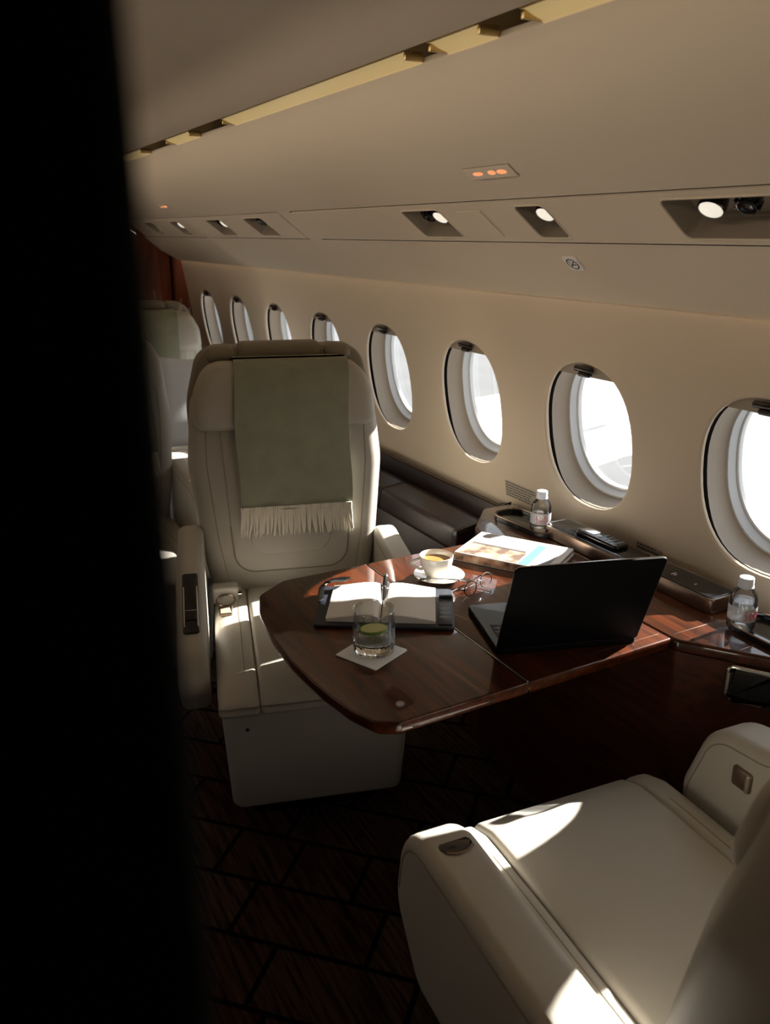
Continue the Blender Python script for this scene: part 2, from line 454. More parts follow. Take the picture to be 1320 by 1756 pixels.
# overhead panels
def k2z(k, x): return EYE+k*x
P0 = (1.44, k2z(-0.1086, 1.44)); P1 = (1.24, k2z(-0.017, 1.24)); P2 = (1.12, k2z(0.0614, 1.12)); P3 = (0.85, k2z(0.338, 0.85))
def lerp(a, b, t): return (a[0]+(b[0]-a[0])*t, a[1]+(b[1]-a[1])*t)
low = [(1.452, P0[1]+0.035), (1.446, P0[1]+0.004), (1.438, P0[1]-0.001), lerp(P0, P1, 0.05), lerp(P0, P1, 0.5), lerp(P0, P1, 1.0)]
low[-2] = (low[-2][0]-0.006, low[-2][1]-0.008)
struct(obj('wall_overhead_lower', loft(low, Y0, Y1), CEILM, ang=60), 'sloping lower overhead lining above the windows')
WASHM = mat('added_lining_wash', (0.8, 0.6, 0.4), 0.5, emit=(1.0, 0.82, 0.62), estr=2.6)
struct(obj('trim_7', loft([(1.4475, P0[1]+0.022), (1.4555, P0[1]+0.022)], Y0, Y1), WASHM, smooth=False), 'added thin warm light strip behind the overhead lip')  # hidden glowing strip, added to brighten the wall under the lip
mid = lerp(P2, P3, 0.5)
up = [P2, (lerp(P2, P3, 0.25)[0]-0.012, lerp(P2, P3, 0.25)[1]-0.010), (mid[0]-0.016, mid[1]-0.013), (lerp(P2, P3, 0.75)[0]-0.012, lerp(P2, P3, 0.75)[1]-0.010), P3, (P3[0]+0.006, P3[1]+0.012), (P3[0]+0.03, P3[1]+0.02)]
struct(obj('wall_overhead_upper', loft(up, Y0, Y1), CEILM, ang=60), 'sloping upper overhead lining below the gold cove')
ceil = [(0.80, 1.80), (0.796, 1.785), (0.785, 1.783), (0.70, 1.815), (0.60, 1.845), (0.48, 1.862), (CX, 1.866), (0.28, 1.862), (0.16, 1.845), (0.06, 1.815), (-0.025, 1.783), (-0.036, 1.785), (-0.04, 1.80)]
struct(obj('ceiling', loft(ceil, Y0, Y1), CEILM, ang=60), 'cream headliner of the cabin ceiling')
# left overhead, simple
struct(obj('wall_overhead_left', mirx(loft([(1.452, P0[1]+0.035), P0, P1, P2, mid, P3, (P3[0]+0.04, P3[1]-0.002)], Y0, Y1)), CEILM, ang=60))
# backing trough of the cove and the outer skin that keeps the sun out
struct(obj('trim_9', join(loft([(0.89, 1.79), (0.89, 1.83), (0.79, 1.83), (0.79, 1.80)], Y0, Y1), mirx(loft([(0.89, 1.79), (0.89, 1.83), (0.79, 1.83), (0.79, 1.80)], Y0, Y1))), TRAYM))
skin = [(1.68, 1.36), (1.60, 1.56), (1.35, 1.85), (1.0, 2.0), (CX, 2.06), (-0.24, 2.0), (-0.59, 1.85), (-0.84, 1.56), (-0.92, 1.36)]
struct(obj('ceiling_outer_skin', loft(skin, Y0-0.1, Y1+0.1), WINGM), 'outer skin above the lining')
struct(obj('trim_8', join(loft([(xw(ZT), ZT), (1.74, 1.35)], Y0, Y1), mirx(loft([(xw(ZT), ZT), (1.74, 1.35)], Y0, Y1))), SLOT))  # unseen closing panels, added to stop sun leaking in over the walls
# floor, bulkheads, partition
struct(obj('floor', box(-0.95, 1.70, Y0-0.1, Y1+0.1, -0.05, 0.0), CARPET), 'dark patterned carpet')
struct(obj('wall_aft', box(-0.98, 1.72, Y0-0.06, Y0, 0, 2.06), BLACKW), 'dark aft bulkhead')
fw = empty('wall_forward', (0, Y1, 0)); struct(fw, 'polished mahogany forward bulkhead')
obj('bulkhead_backing', box(-0.98, 1.72, 0.05, 0.10, 0, 2.06), WOODB, fw)
for i in range(9):                        # bowed veneer panels
    x0 = -0.95+i*0.295
    obj('panel', prism(rpoly([(x0, 0.05), (x0+0.285, 0.05), (x0+0.285, -0.0), (x0+0.20, -0.035), (x0+0.08, -0.035), (x0, 0.0)], 0.03), 0.02, 2.0, 0.004), WOODB, fw)
pt = struct(obj('wall_partition', prism(rpoly([(-0.93, 0.135), (0.033, 0.135), (0.033, 0.175), (-0.93, 0.175)], [0, 0.008, 0.008, 0]), 0, 1.88), BLACKW), 'black partition edge close to the camera')

# ------------------------------------------------------------------ outside: apron and wing
struct(obj('ground_apron', box(-80, 90, -80, 90, -2.15, -2.1), APRON, smooth=False), 'pale concrete apron outside')
wg = empty('aircraft_wing', (1.9, 5.9, -0.35)); tag(wg, 'white aircraft wing seen through the oval windows', 'wing')
def wing_sec(x, y0, y1, z, t):
    return [(x, y0, z), (x, y0+(y1-y0)*0.15, z+t*0.7), (x, y0+(y1-y0)*0.55, z+t), (x, y0+(y1-y0)*0.9, z+t*0.6), (x, y1, z), (x, y0+(y1-y0)*0.5, z-t*0.5)]
def wing_part(a, b, nm, m):
    obj(nm, (a+b, [[i, (i+1) % 6, 6+(i+1) % 6, 6+i] for i in range(6)]+[[5, 4, 3, 2, 1, 0], [6, 7, 8, 9, 10, 11]]), m, wg, smooth=False)
wing_part(wing_sec(0, -0.75, 1.35, 0, 0.10), wing_sec(10, 0.9, 1.8, 0.4, 0.05), 'wing_panel', WINGM)
wing_part(wing_sec(0.2, -0.90, -0.77, -0.03, 0.03), wing_sec(9.8, 0.78, 0.88, 0.37, 0.02), 'shroud_gap', WINGG)
wing_part(wing_sec(0.3, -1.6, -0.92, -0.02, 0.05), wing_sec(9.5, 0.42, 0.76, 0.36, 0.03), 'flap', WINGM)

# ------------------------------------------------------------------ gold cove strips on the overhead edge
def strip(y0, y1):
    V, Fc = loft([(0.852, 1.7735), (0.83, 1.7795), (0.806, 1.789)], y0, y1, max(1, int((y1-y0)/0.1)))
    return V, Fc
segs = [(-1.0, 1.09), (1.20, 1.345), (1.43, 2.46), (2.80, 3.08), (3.46, 3.9), (4.05, 5.35)]
names = ['gold lit cove strip at the near end of the ceiling edge', 'short gold lit cove strip in the ceiling edge', 'long gold lit cove strip along the ceiling edge',
         'small gold lit cove strip further along the ceiling edge', 'far small gold lit cove strip near the partition edge', 'farthest gold lit cove strip at the forward end']
for (a, b), nm in zip(segs, names):
    c = empty('cove_light', (0, 0, 0)); tag(c, nm, 'light strip', 'cove lights along the ceiling edge')
    obj('diffuser', strip(a, b), COVEL, c)
    obj('rim', tube([(0.807, a, 1.789), (0.807, b, 1.789)], 0.003, 6), GOLD, c)
    for e in (a, b): obj('end_cap', box(0.812, 0.848, e-0.004, e+0.004, 1.775, 1.790), GOLD, c)

# ------------------------------------------------------------------ service panels (reading lights, air vents)
PL = math.hypot(P1[0]-P2[0], P1[1]-P2[1]); PANG = math.atan2(P2[1]-P1[1], P2[0]-P1[0])
def pp(s, y, d=0.0):                      # s along slope from P1 to P2 (0..PL), d = depth upward behind the face
    t = s/PL; ux, uz = (P2[0]-P1[0])/PL, (P2[1]-P1[1])/PL
    nx, nz = -uz, ux                      # points down-left?; choose the one pointing up/outward
    if nz < 0: nx, nz = -nx, -nz
    return (P1[0]+ux*s+nx*d, y, P1[1]+uz*s+nz*d)
def nozzle(parent, s, y, kind):
    """a lamp or an air vent hanging in a recess"""
    ax = Vector(pp(s, y, 0.0))-Vector(pp(s, y, 0.03)); ax.normalize()
    tilt = (ax+Vector((-0.35, -0.25, -0.45))).normalized()
    q = Vector((0, 0, -1)).rotation_difference(tilt)
    o = Vector(pp(s, y, 0.034))
    def put(vf): return [tuple(o+q@Vector(p)) for p in vf[0]], vf[1]
    if kind == 'lamp':
        h = obj('reading_light', put(lathe([(0.006, 0.012), (0.017, 0.008), (0.021, 0.0), (0.0235, -0.012), (0.024, -0.026), (0.0215, -0.028), (0.021, -0.024)], 20)), DKLATCH, parent)
        obj('lens', put(lathe([(0.0, -0.031), (0.012, -0.030), (0.0205, -0.026), (0.0205, -0.022)], 20)), LENS, h)
    else:
        h = obj('air_vent', put(lathe([(0.006, 0.012), (0.016, 0.008), (0.02, 0.0), (0.021, -0.012), (0.017, -0.016), (0.0165, -0.024), (0.012, -0.025), (0.0, -0.020)], 20)), BLACKP, parent)
        kn = [mv(box(-0.0025, 0.0025, 0.017, 0.022, -0.022, -0.004), 0, 0, 0)]
        obj('grip', put(join(*[rz(kn[0], 2*math.pi*i/8) for i in range(8)])), BLACKP, h)
def service_panel(y0, y1, recs, label, slant=0.13):
    t = empty('service_panel', (0, 0, 0)); tag(t, label, 'service panel', 'overhead service panels')
    g = 0.006
    s0, s1 = g, PL-g
    h0, h1 = 0.022, PL-0.022
    cuts = sorted(set([y0, y1]+[a for r in recs for a in r[:2]]))
    V, Fc = [], []
    def quad(a, b, c, d):
        k = len(V); V.extend([a, b, c, d]); Fc.append([k, k+1, k+2, k+3])
    mg_ = 0.012
    holes = []
    cuts = sorted(set([y0, y1]+[c for r in recs for c in (r[0]-mg_, r[1]+mg_)]))
    for i in range(len(cuts)-1):
        a, b = cuts[i], cuts[i+1]
        rr = [r for r in recs if abs(r[0]-mg_-a) < 1e-6]
        if not rr:
            quad(pp(s0, a, -0.002), pp(s0, b, -0.002), pp(s1, b, -0.002), pp(s1, a, -0.002)); continue
        inner = rpoly([(h0, rr[0][0]), (h0, rr[0][1]), (h1, rr[0][1]), (h1, rr[0][0])], 0.016, 6)
        n = len(inner); cy, cs_ = (a+b)/2, (s0+s1)/2
        hy, hs = (b-a)/2, (s1-s0)/2
        outer = []
        for p in inner:
            ds, dy = p[0]-cs_, p[1]-cy; f = min(hs/max(abs(ds), 1e-6), hy/max(abs(dy), 1e-6)); outer.append([cs_+ds*f, cy+dy*f])
        for cs2, cy2 in ((s0, a), (s0, b), (s1, b), (s1, a)):
            j = min(range(n), key=lambda q: (outer[q][0]-cs2)**2+(outer[q][1]-cy2)**2); outer[j] = [cs2, cy2]
        k = len(V)
        V.extend([pp(p[0], p[1], -0.002) for p in outer]+[pp(p[0], p[1], -0.002) for p in inner])
        Fc.extend([[k+q, k+(q+1) % n, k+n+(q+1) % n, k+n+q] for q in range(n)])
        holes.append((rr[0], inner))
    for (ya, sa), (yb, sb) in (((y0, s0), (y1, s0)), ((y1, s0), (y1, s1)), ((y1, s1), (y0, s1)), ((y0, s1), (y0, s0))):
        quad(pp(sa, ya, -0.002), pp(sb, yb, -0.002), pp(sb, yb, 0.03), pp(sa, ya, 0.03))
    obj('face', (V, Fc), CEILM, t, smooth=False)
    for (ra, rb, items), inner in holes:
        n = len(inner); cy, cs_ = (ra+rb)/2, (h0+h1)/2
        def ringp_(f, d): return [pp(cs_+(p[0]-cs_)*f, cy+(p[1]-cy)*f, d) for p in inner]
        V2 = ringp_(1.0, -0.002)+ringp_(0.985, 0.004)+ringp_(0.93, 0.040)+ringp_(0.86, 0.045)
        F2 = [[q*n+i, q*n+(i+1) % n, (q+1)*n+(i+1) % n, (q+1)*n+i] for q in range(3) for i in range(n)]+[[3*n+i for i in range(n)]]
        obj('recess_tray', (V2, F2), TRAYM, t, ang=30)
        obj('recess_rim', tube([pp(cs_+(p[0]-cs_)*1.03, cy+(p[1]-cy)*1.02, -0.002) for p in inner], 0.0024, 6, closed=True), CEILM, t)
        for f, kind in items: nozzle(t, h0+(h1-h0)*0.60, ra+(rb-ra)*f, kind)
    return t
SPN = service_panel(-0.9, 2.74, [(0.86, 1.115, [(0.70, 'lamp'), (0.43, 'vent')]), (1.43, 1.53, [(0.42, 'lamp')]), (1.835, 2.02, [(0.62, 'vent'), (0.28, 'lamp')])],
                    'long overhead service panel with recessed lamps and air vents above the table')
SPF = service_panel(2.86, 5.3, [(3.07, 3.27, [(0.55, 'vent')]), (3.56, 3.76, [(0.6, 'vent'), (0.3, 'lamp')]), (4.22, 4.38, [(0.5, 'lamp')]), (4.74, 4.92, [(0.5, 'vent')])],
                    'far overhead service panel with small recesses near the forward bulkhead')
# seam cover between the two panels and behind joints
struct(obj('trim_1', join(loft([pp(-0.001, 0, 0.012)[::2], pp(PL+0.001, 0, 0.012)[::2]], 2.735, 2.865), loft([pp(0, 0, 0.0)[::2], pp(PL, 0, 0.0)[::2]], 2.747, 2.853)), CEILM, smooth=False))
struct(obj('trim_2', loft([pp(-0.004, 0, 0.05)[::2], pp(PL+0.004, 0, 0.05)[::2]], Y0, Y1), SLOT, smooth=False))
# raised blank placard on the near panel
pb = []
for s, y in ((0.030, 1.66), (0.030, 1.755), (PL-0.030, 1.755), (PL-0.030, 1.66)): pb.append((s, y))
V = [pp(s, y, -0.0022) for s, y in pb]+[pp(s, y, -0.005) for s, y in rpoly(pb, 0.0)]
obj('blank_placard', (V, [[4, 5, 6, 7], [0, 1, 5, 4], [1, 2, 6, 5], [2, 3, 7, 6], [3, 0, 4, 7]]), CEILM, SPN, smooth=False)

# signs on the linings
def on_plane(Pa, Pb, s, y, d):
    L = math.hypot(Pb[0]-Pa[0], Pb[1]-Pa[1]); ux, uz = (Pb[0]-Pa[0])/L, (Pb[1]-Pa[1])/L
    nx, nz = (uz, -ux)
    if nz > 0: nx, nz = -nx, -nz
    return (Pa[0]+ux*s+nx*d, y, Pa[1]+uz*s+nz*d)
def plate_on(Pa, Pb, pts, d0, d1):
    V = [on_plane(Pa, Pb, s, y, d0) for s, y in pts]+[on_plane(Pa, Pb, s, y, d1) for s, y in pts]
    n = len(pts)
    return V, [list(range(n, 2*n)), list(range(n))[::-1]]+[[i, (i+1) % n, n+(i+1) % n, n+i] for i in range(n)]
PU0, PU1 = up[1], up[2]
LU = math.hypot(PU1[0]-PU0[0], PU1[1]-PU0[1])
def belt_sign(yc, hl, label):
    # centre of the sign on the upper lining
    t = empty('fasten_belt_sign', (0, 0, 0)); tag(t, label, 'sign', 'lit cabin signs on the upper lining')
    s0, s1 = -0.012, 0.022
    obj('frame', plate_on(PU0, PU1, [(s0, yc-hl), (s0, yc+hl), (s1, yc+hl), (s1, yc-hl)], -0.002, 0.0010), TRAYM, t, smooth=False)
    obj('lens', plate_on(PU0, PU1, [(s0+0.0012, yc-hl+0.002), (s0+0.0012, yc+hl-0.002), (s1-0.0012, yc+hl-0.002), (s1-0.0012, yc-hl+0.002)], 0.0, 0.0025), SIGNM, t, smooth=False)
    sm = (s0+s1)/2
    def ell(yy, a, b): return [(sm+b*math.sin(2*math.pi*k/14), yy+a*math.cos(2*math.pi*k/14)) for k in range(14)]
    for yy, a, b in ((yc+hl*0.50, hl*0.22, 0.005), (yc-hl*0.10, hl*0.16, 0.006), (yc-hl*0.52, hl*0.20, 0.006)):
        obj('lit_symbol', plate_on(PU0, PU1, ell(yy, a, b), 0.002, 0.0032), SIGNL, t, smooth=False)
belt_sign(1.475, 0.080, 'small glowing orange cabin sign above the overhead lamps')
belt_sign(4.05, 0.075, 'tiny red lit cabin sign far forward near the dark partition')
# no smoking sticker
t = empty('no_smoking_sticker', (0, 0, 0)); tag(t, 'small white round no smoking sticker below the overhead panel', 'sticker')
LQ0, LQ1 = low[-2], low[-1]
ys, ss = 1.50, 0.055
obj('label_base', plate_on(LQ0, LQ1, rpoly([(ss-0.022, ys-0.022), (ss-0.022, ys+0.022), (ss+0.022, ys+0.022), (ss+0.022, ys-0.022)], 0.004), 0.0, 0.0045), STICKER, t, smooth=False)
def ringpts(r): return [(ss+r*math.sin(2*math.pi*k/24), ys+r*math.cos(2*math.pi*k/24)) for k in range(24)]
a, b = ringpts(0.0175), ringpts(0.0145)
V = [on_plane(LQ0, LQ1, s, y, 0.0050) for s, y in a+b]
obj('ring_print', (V, [[k, (k+1) % 24, 24+(k+1) % 24, 24+k] for k in range(24)]), INK, t, smooth=False)
def barp(a0, a1, w):
    d = Vector((a1[0]-a0[0], a1[1]-a0[1])).normalized(); n = Vector((-d.y, d.x))*w
    return [(a0[0]+n.x, a0[1]+n.y), (a1[0]+n.x, a1[1]+n.y), (a1[0]-n.x, a1[1]-n.y), (a0[0]-n.x, a0[1]-n.y)]
for p in (barp((ss+0.011, ys-0.011), (ss-0.011, ys+0.011), 0.0012), barp((ss-0.002, ys-0.011), (ss-0.002, ys+0.008), 0.0013), barp((ss+0.004, ys+0.003), (ss+0.009, ys+0.009), 0.0009)):
    obj('symbol_stroke', ([on_plane(LQ0, LQ1, s, y, 0.0052) for s, y in p], [[0, 1, 2, 3]]), INK, t, smooth=False)
# wall placards with rows of tiny print
def placard(yc, zc, w, h, rows, label):
    t = empty('wall_placard', (0, 0, 0)); tag(t, label, 'placard', 'printed placards under the windows')
    def pl(y, z, d): return (xw(z)-d*NX, y, z-d*NZ)
    obj('backing', ([pl(yc-w/2, zc-h/2, 0.001), pl(yc+w/2, zc-h/2, 0.001), pl(yc+w/2, zc+h/2, 0.001), pl(yc-w/2, zc+h/2, 0.001)], [[0, 1, 2, 3]]), mat('placard_film', (0.50, 0.44, 0.35), 0.5), t, smooth=False)
    V, Fc = [], []
    for r in range(rows):
        z = zc+h/2-(r+0.7)*h/rows; y = yc+w/2-0.004
        ye = yc-w/2+0.004+random.random()*w*0.3
        while y > ye:
            l = random.uniform(0.005, 0.013); k = len(V)
            V += [pl(y, z, 0.0016), pl(max(y-l, ye), z, 0.0016), pl(max(y-l, ye), z+h/rows*0.34, 0.0016), pl(y, z+h/rows*0.34, 0.0016)]; Fc.append([k, k+1, k+2, k+3]); y -= l+0.003
    obj('fine_print', (V, Fc), INK, t, smooth=False)
placard(1.965, 0.715, 0.17, 0.052, 6, 'small printed placard on the wall above the black tray')
placard(1.43, 0.708, 0.09, 0.03, 3, 'small printed placard on the wall behind the laptop')

# ------------------------------------------------------------------ side ledge, leather console
LZ = 0.68
lg = empty('side_ledge', (1.42, 1.0, 0)); tag(lg, 'glossy mahogany side ledge running under the windows beside the table', 'ledge')
lgo = rpoly([(1.43, -1.0), (1.535, -1.0), (1.535, 1.99), (1.42, 1.99), (1.30, 1.86), (1.281, 1.78), (1.275, 1.08), (1.40, 0.905), (1.43, 0.82)], [0, 0, 0, 0.03, 0.05, 0.03, 0.03, 0.06, 0.06])
def rel(vf, x, y, z=0): return mv(vf, -x, -y, -z)
obj('ledge_top', rel(prism(lgo, LZ-0.028, LZ, 0.006), 1.42, 1.0), WOOD, lg)
lin = inset(lgo, 0.003)
obj('ledge_facing', rel(prism(lin, 0.001, LZ-0.0285), 1.42, 1.0), WOODF, lg)
for y, xa in ((0.985, 1.355), (1.10, 1.285)):
    obj('inlay_line', rel(box(xa, 1.40, y-0.0012, y+0.0012, LZ-0.001, LZ+0.0006), 1.42, 1.0), BRONZE, lg)
# screen pocket in the facing
sp = empty('side_screen', (1.3525+0.000, 0.9925+0.0083-0.03-0.008, 0.617), R(34.7)); tag(sp, 'black glass side screen in a chrome octagonal frame under the ledge', 'screen')
oc = rpoly([(-0.062, -0.035), (-0.045, -0.050), (0.022, -0.050), (0.036, -0.034), (0.036, 0.026), (0.026, 0.034), (-0.062, 0.034)], 0.008)
obj('chrome_frame', prism(oc, -0.004, 0.008, 0.003, ax='x'), CHROME, sp)
obj('screen_glass', mv(prism(inset(oc if area(oc) > 0 else oc[::-1], 0.008), -0.009, 0.004, 0.002, ax='x'), 0.0), BLACKP, sp)

cs = empty('leather_console', (1.42, 3.6, 0)); tag(cs, 'dark brown leather side console with padded shelf behind the seat', 'console')
obj('back_band', rel(prism(rpoly([(1.49, 0.50), (1.540, 0.50), (1.540, 0.655), (1.520, 0.655)], 0.006), 2.035, 5.36, 0.004, ax='y'), 1.42, 3.6), DLEATHER, cs)
for y0, y1 in ((2.03, 2.52), (2.53, 3.1), (3.11, 3.9), (3.91, 4.7), (4.71, 5.35)):
    obj('shelf_pad', rel(prism(rpoly([(1.335, 0.53), (1.50, 0.53), (1.50, 0.60), (1.44, 0.622), (1.345, 0.612)], 0.02), y0, y1, 0.008, ax='y'), 1.42, 3.6), DLEATHER, cs)
obj('front_panel', rel(box(1.345, 1.54, 2.04, 5.36, 0.0, 0.535), 1.42, 3.6), DLEATHER, cs)
obj('end_cheek', rel(prism(rpoly([(1.33, 0.40), (1.535, 0.40), (1.535, 0.675), (1.51, 0.675), (1.42, 0.63), (1.33, 0.615)], 0.02), 1.995, 2.03, 0.008, ax='y'), 1.42, 3.6), DLEATHER, cs)
obj('end_piping', rel(tube([(1.533, 2.0, 0.678), (1.51, 2.0, 0.676), (1.42, 2.0, 0.632), (1.335, 2.0, 0.616), (1.331, 2.0, 0.42)], 0.004, 6), 1.42, 3.6), BLACKP, cs)
obj('top_piping', rel(tube([(1.522, 2.035, 0.655), (1.522, 5.36, 0.655)], 0.004, 6), 1.42, 3.6), BRONZE, cs)
# left credenza so that the far side of the aisle is not bare
lc = obj('left_credenza', rel(mirx(prism(rpoly([(1.36, 0.0), (1.55, 0.0), (1.55, 0.66), (1.36, 0.66)], 0.01), 0.3, 5.36, 0.005, ax='y')), -0.69, 2.8), WOODF, loc=(-0.69, 2.8, 0))
tag(lc, 'dark wood credenza along the left cabin wall', 'credenza')

# trays and control boxes on the ledge
def tray(x, y, rot, w, l, label):
    t = empty('cup_tray', (x, y, LZ), rot); tag(t, label, 'tray', 'black trays on the side ledge')
    o = rpoly([(-w/2, -l/2), (w/2, -l/2), (w/2, l/2), (-w/2, l/2)], w*0.42, 8)
    obj('tray_floor', prism(o, 0.0006, 0.006, 0.002), BLACKP, t)
    oi = inset(o, 0.007)
    n = len(o); V = [(p[0], p[1], z) for z, ps in ((0.001, o), (0.013, o), (0.015, inset(o, 0.002)), (0.013, oi), (0.005, oi)) for p in ps]
    Fc = [[q*n+i, q*n+(i+1) % n, (q+1)*n+(i+1) % n, (q+1)*n+i] for q in range(4) for i in range(n)]
    obj('tray_wall', (V, Fc), BLACKP, t)
    obj('tray_rim', tube([(p[0], p[1], 0.0145) for p in inset(o, 0.001)], 0.0022, 6, closed=True), BRONZE, t)
    return t
tray(1.448, 1.80, R(4), 0.105, 0.24, 'black oval tray on the ledge holding the far water bottle')
tray(1.462, 0.945, R(-2), 0.118, 0.27, 'black oval tray on the ledge holding the near water bottle')
def ctrl(x, y, l, label, handset):
    t = empty('control_box', (x, y, LZ)); tag(t, label, 'control box', 'control boxes on the side ledge')
    o = rpoly([(-0.045, -l/2), (0.045, -l/2), (0.045, l/2), (-0.045, l/2)], 0.016, 5)
    obj('metal_body', prism(o, 0.001, 0.036, 0.003), BRONZE, t)
    obj('trim_ring', tube([(p[0], p[1], 0.0355) for p in inset(o, 0.002)], 0.002, 6, closed=True), CHROME, t)
    obj('black_top', prism(inset(o, 0.005), 0.030, 0.0385, 0.002), BLACKP, t)
    if handset:
        h = obj('handset', prism(rpoly([(-0.026, -0.10), (0.026, -0.10), (0.026, 0.06), (-0.026, 0.06)], 0.016), 0.038, 0.052, 0.005), BLACKP, t)
        obj('handset_plate', prism(rpoly([(-0.016, -0.005), (0.016, -0.005), (0.016, 0.045), (-0.016, 0.045)], 0.008), 0.051, 0.0535, 0.001), STEEL, h)
        for k in range(4): obj('key_row', box(-0.018, 0.018, -0.088+k*0.018, -0.076+k*0.018, 0.051, 0.0532, 0.001), LAPDECK, h)
    else:
        for yy, w in ((0.03, 0.012), (0.022, 0.008), (-0.04, 0.006)):
            obj('symbol', box(-0.012, -0.012+w*1.4, yy-0.002, yy+0.001, 0.0385, 0.0392), STICKER, t)
    return t
ctrl(1.472, 1.545, 0.33, 'bronze-edged control box with a phone handset behind the newspaper', True)
ctrl(1.472, 1.245, 0.235, 'bronze-edged black control box between laptop and near water bottle', False)

# ------------------------------------------------------------------ bottles
def bottle(x, y, rot, label):
    t = empty('water_bottle', (x, y, LZ+0.0065), rot); tag(t, label, 'bottle', 'small water bottles on the ledge')
    pr = [(0.0, 0.002), (0.018, 0.0), (0.0255, 0.002), (0.0285, 0.008), (0.0285, 0.018), (0.0275, 0.021), (0.0285, 0.024), (0.0285, 0.058), (0.0275, 0.061), (0.0283, 0.065), (0.0275, 0.073), (0.024, 0.083), (0.018, 0.091), (0.0135, 0.095), (0.0125, 0.097), (0.0125, 0.108), (0.0105, 0.108)]
    obj('bottle_body', lathe(pr, 36), PET, t)
    obj('neck_ring', lathe([(0.0125, 0.0955), (0.0165, 0.096), (0.0165, 0.098), (0.0125, 0.0985)], 28), WHITEP, t)
    w = [(0.0, 0.0035), (0.017, 0.0025), (0.0245, 0.004), (0.0272, 0.009), (0.0272, 0.057), (0.0265, 0.0625), (0.0265, 0.066), (0.0, 0.066)]
    obj('water', lathe(w, 32), WATERM, t)
    nr = 40
    lab = [(0.0289*math.cos(a), 0.0289*math.sin(a), z) for z in (0.025, 0.057) for a in [2*math.pi*k/nr for k in range(nr)]]
    l = obj('label_band', (lab, [[k, (k+1) % nr, nr+(k+1) % nr, nr+k] for k in range(nr)]), LABELM, t)
    def cyl(a, z, r=0.0292): return (r*math.cos(a), r*math.sin(a), z)
    a0 = R(-118)
    strokes = [[(-.42, .030), (-.30, .034), (-.34, .041), (-.44, .044), (-.36, .050)], [(-.20, .030), (-.18, .048), (-.05, .046), (-.02, .038), (-.16, .037)], [(.10, .030), (.06, .045), (.20, .050), (.30, .042), (.22, .031)], [(-.45, .028), (.40, .0275)]]
    for s in strokes:
        obj('print_stroke', tube([cyl(a0+a*1.5, z) for a, z in s], 0.0009, 5), REDINK, l)
    obj('cap', mv(lathe([(0.0, 0.0195), (0.0115, 0.0195), (0.0145, 0.0185), (0.0152, 0.016), (0.0156, 0.002), (0.0156, 0.0), (0.0, 0.0)], 30), 0, 0, 0.099), WHITEP, t)
    obj('cap_band', mv(lathe([(0.0150, 0.0), (0.0160, 0.0004), (0.0160, 0.0032), (0.0150, 0.0036)], 30), 0, 0, 0.0968), WHITEP, t)
bottle(1.437, 1.735, 0, 'small clear water bottle with white cap on the far tray, below the middle window')
bottle(1.425, 1.045, R(25), 'small clear water bottle with white cap on the near tray, at the right edge')

# ------------------------------------------------------------------ table
tb = empty('dining_table', (0.9, 1.42, 0)); tag(tb, 'glossy dark mahogany fold-out table with rounded corners', 'table')
to = [(1.272, 1.088), (1.272, 1.762), (0.668, 1.762), (0.588, 1.708), (0.556, 1.62), (0.538, 1.50), (0.532, 1.38), (0.540, 1.26), (0.556, 1.165), (0.578, 1.108), (0.615, 1.085)]
tor = rpoly(to, [0.006, 0.006, 0.04, 0.04, 0.2, 0.2, 0.2, 0.2, 0.1, 0.03, 0.03], 5)
def clip(o, xc, keep_right):
    out = []
    n = len(o)
    f = (lambda p: p[0] >= xc) if keep_right else (lambda p: p[0] <= xc)
    for i in range(n):
        a, b = o[i-1], o[i]
        if f(a) != f(b):
            tt = (xc-a[0])/(b[0]-a[0]); out.append((xc, a[1]+(b[1]-a[1])*tt))
        if f(b): out.append(b)
    return out
for keep, xc in ((False, 0.8965), (True, 0.8995)):
    o = clip(tor, xc, keep)
    obj('table_leaf', rel(prism(o, LZ-0.034, LZ, 0.004, seg=3, r0=0.020), 0.9, 1.42), WOOD, tb)
obj('metal_inlay', rel(box(0.8965, 0.8995, 1.091, 1.749, LZ-0.025, LZ+0.0004), 0.9, 1.42), STEEL, tb)
obj('edge_inlay', rel(box(1.06, 1.262, 1.1155, 1.1170, LZ-0.0005, LZ+0.0004), 0.9, 1.42), BRONZE, tb)
obj('support_bracket', rel(prism(rpoly([(1.05, 0.60), (1.272, 0.42), (1.272, 0.645), (0.98, 0.645)], 0.01), 1.34, 1.50, 0.01, ax='y'), 0.9, 1.42), WOODF, tb)
for y in (1.18, 1.66): obj('slide_rail', rel(box(0.75, 1.272, y-0.015, y+0.015, LZ-0.056, LZ-0.0345, 0.003), 0.9, 1.42), BRONZE, tb)

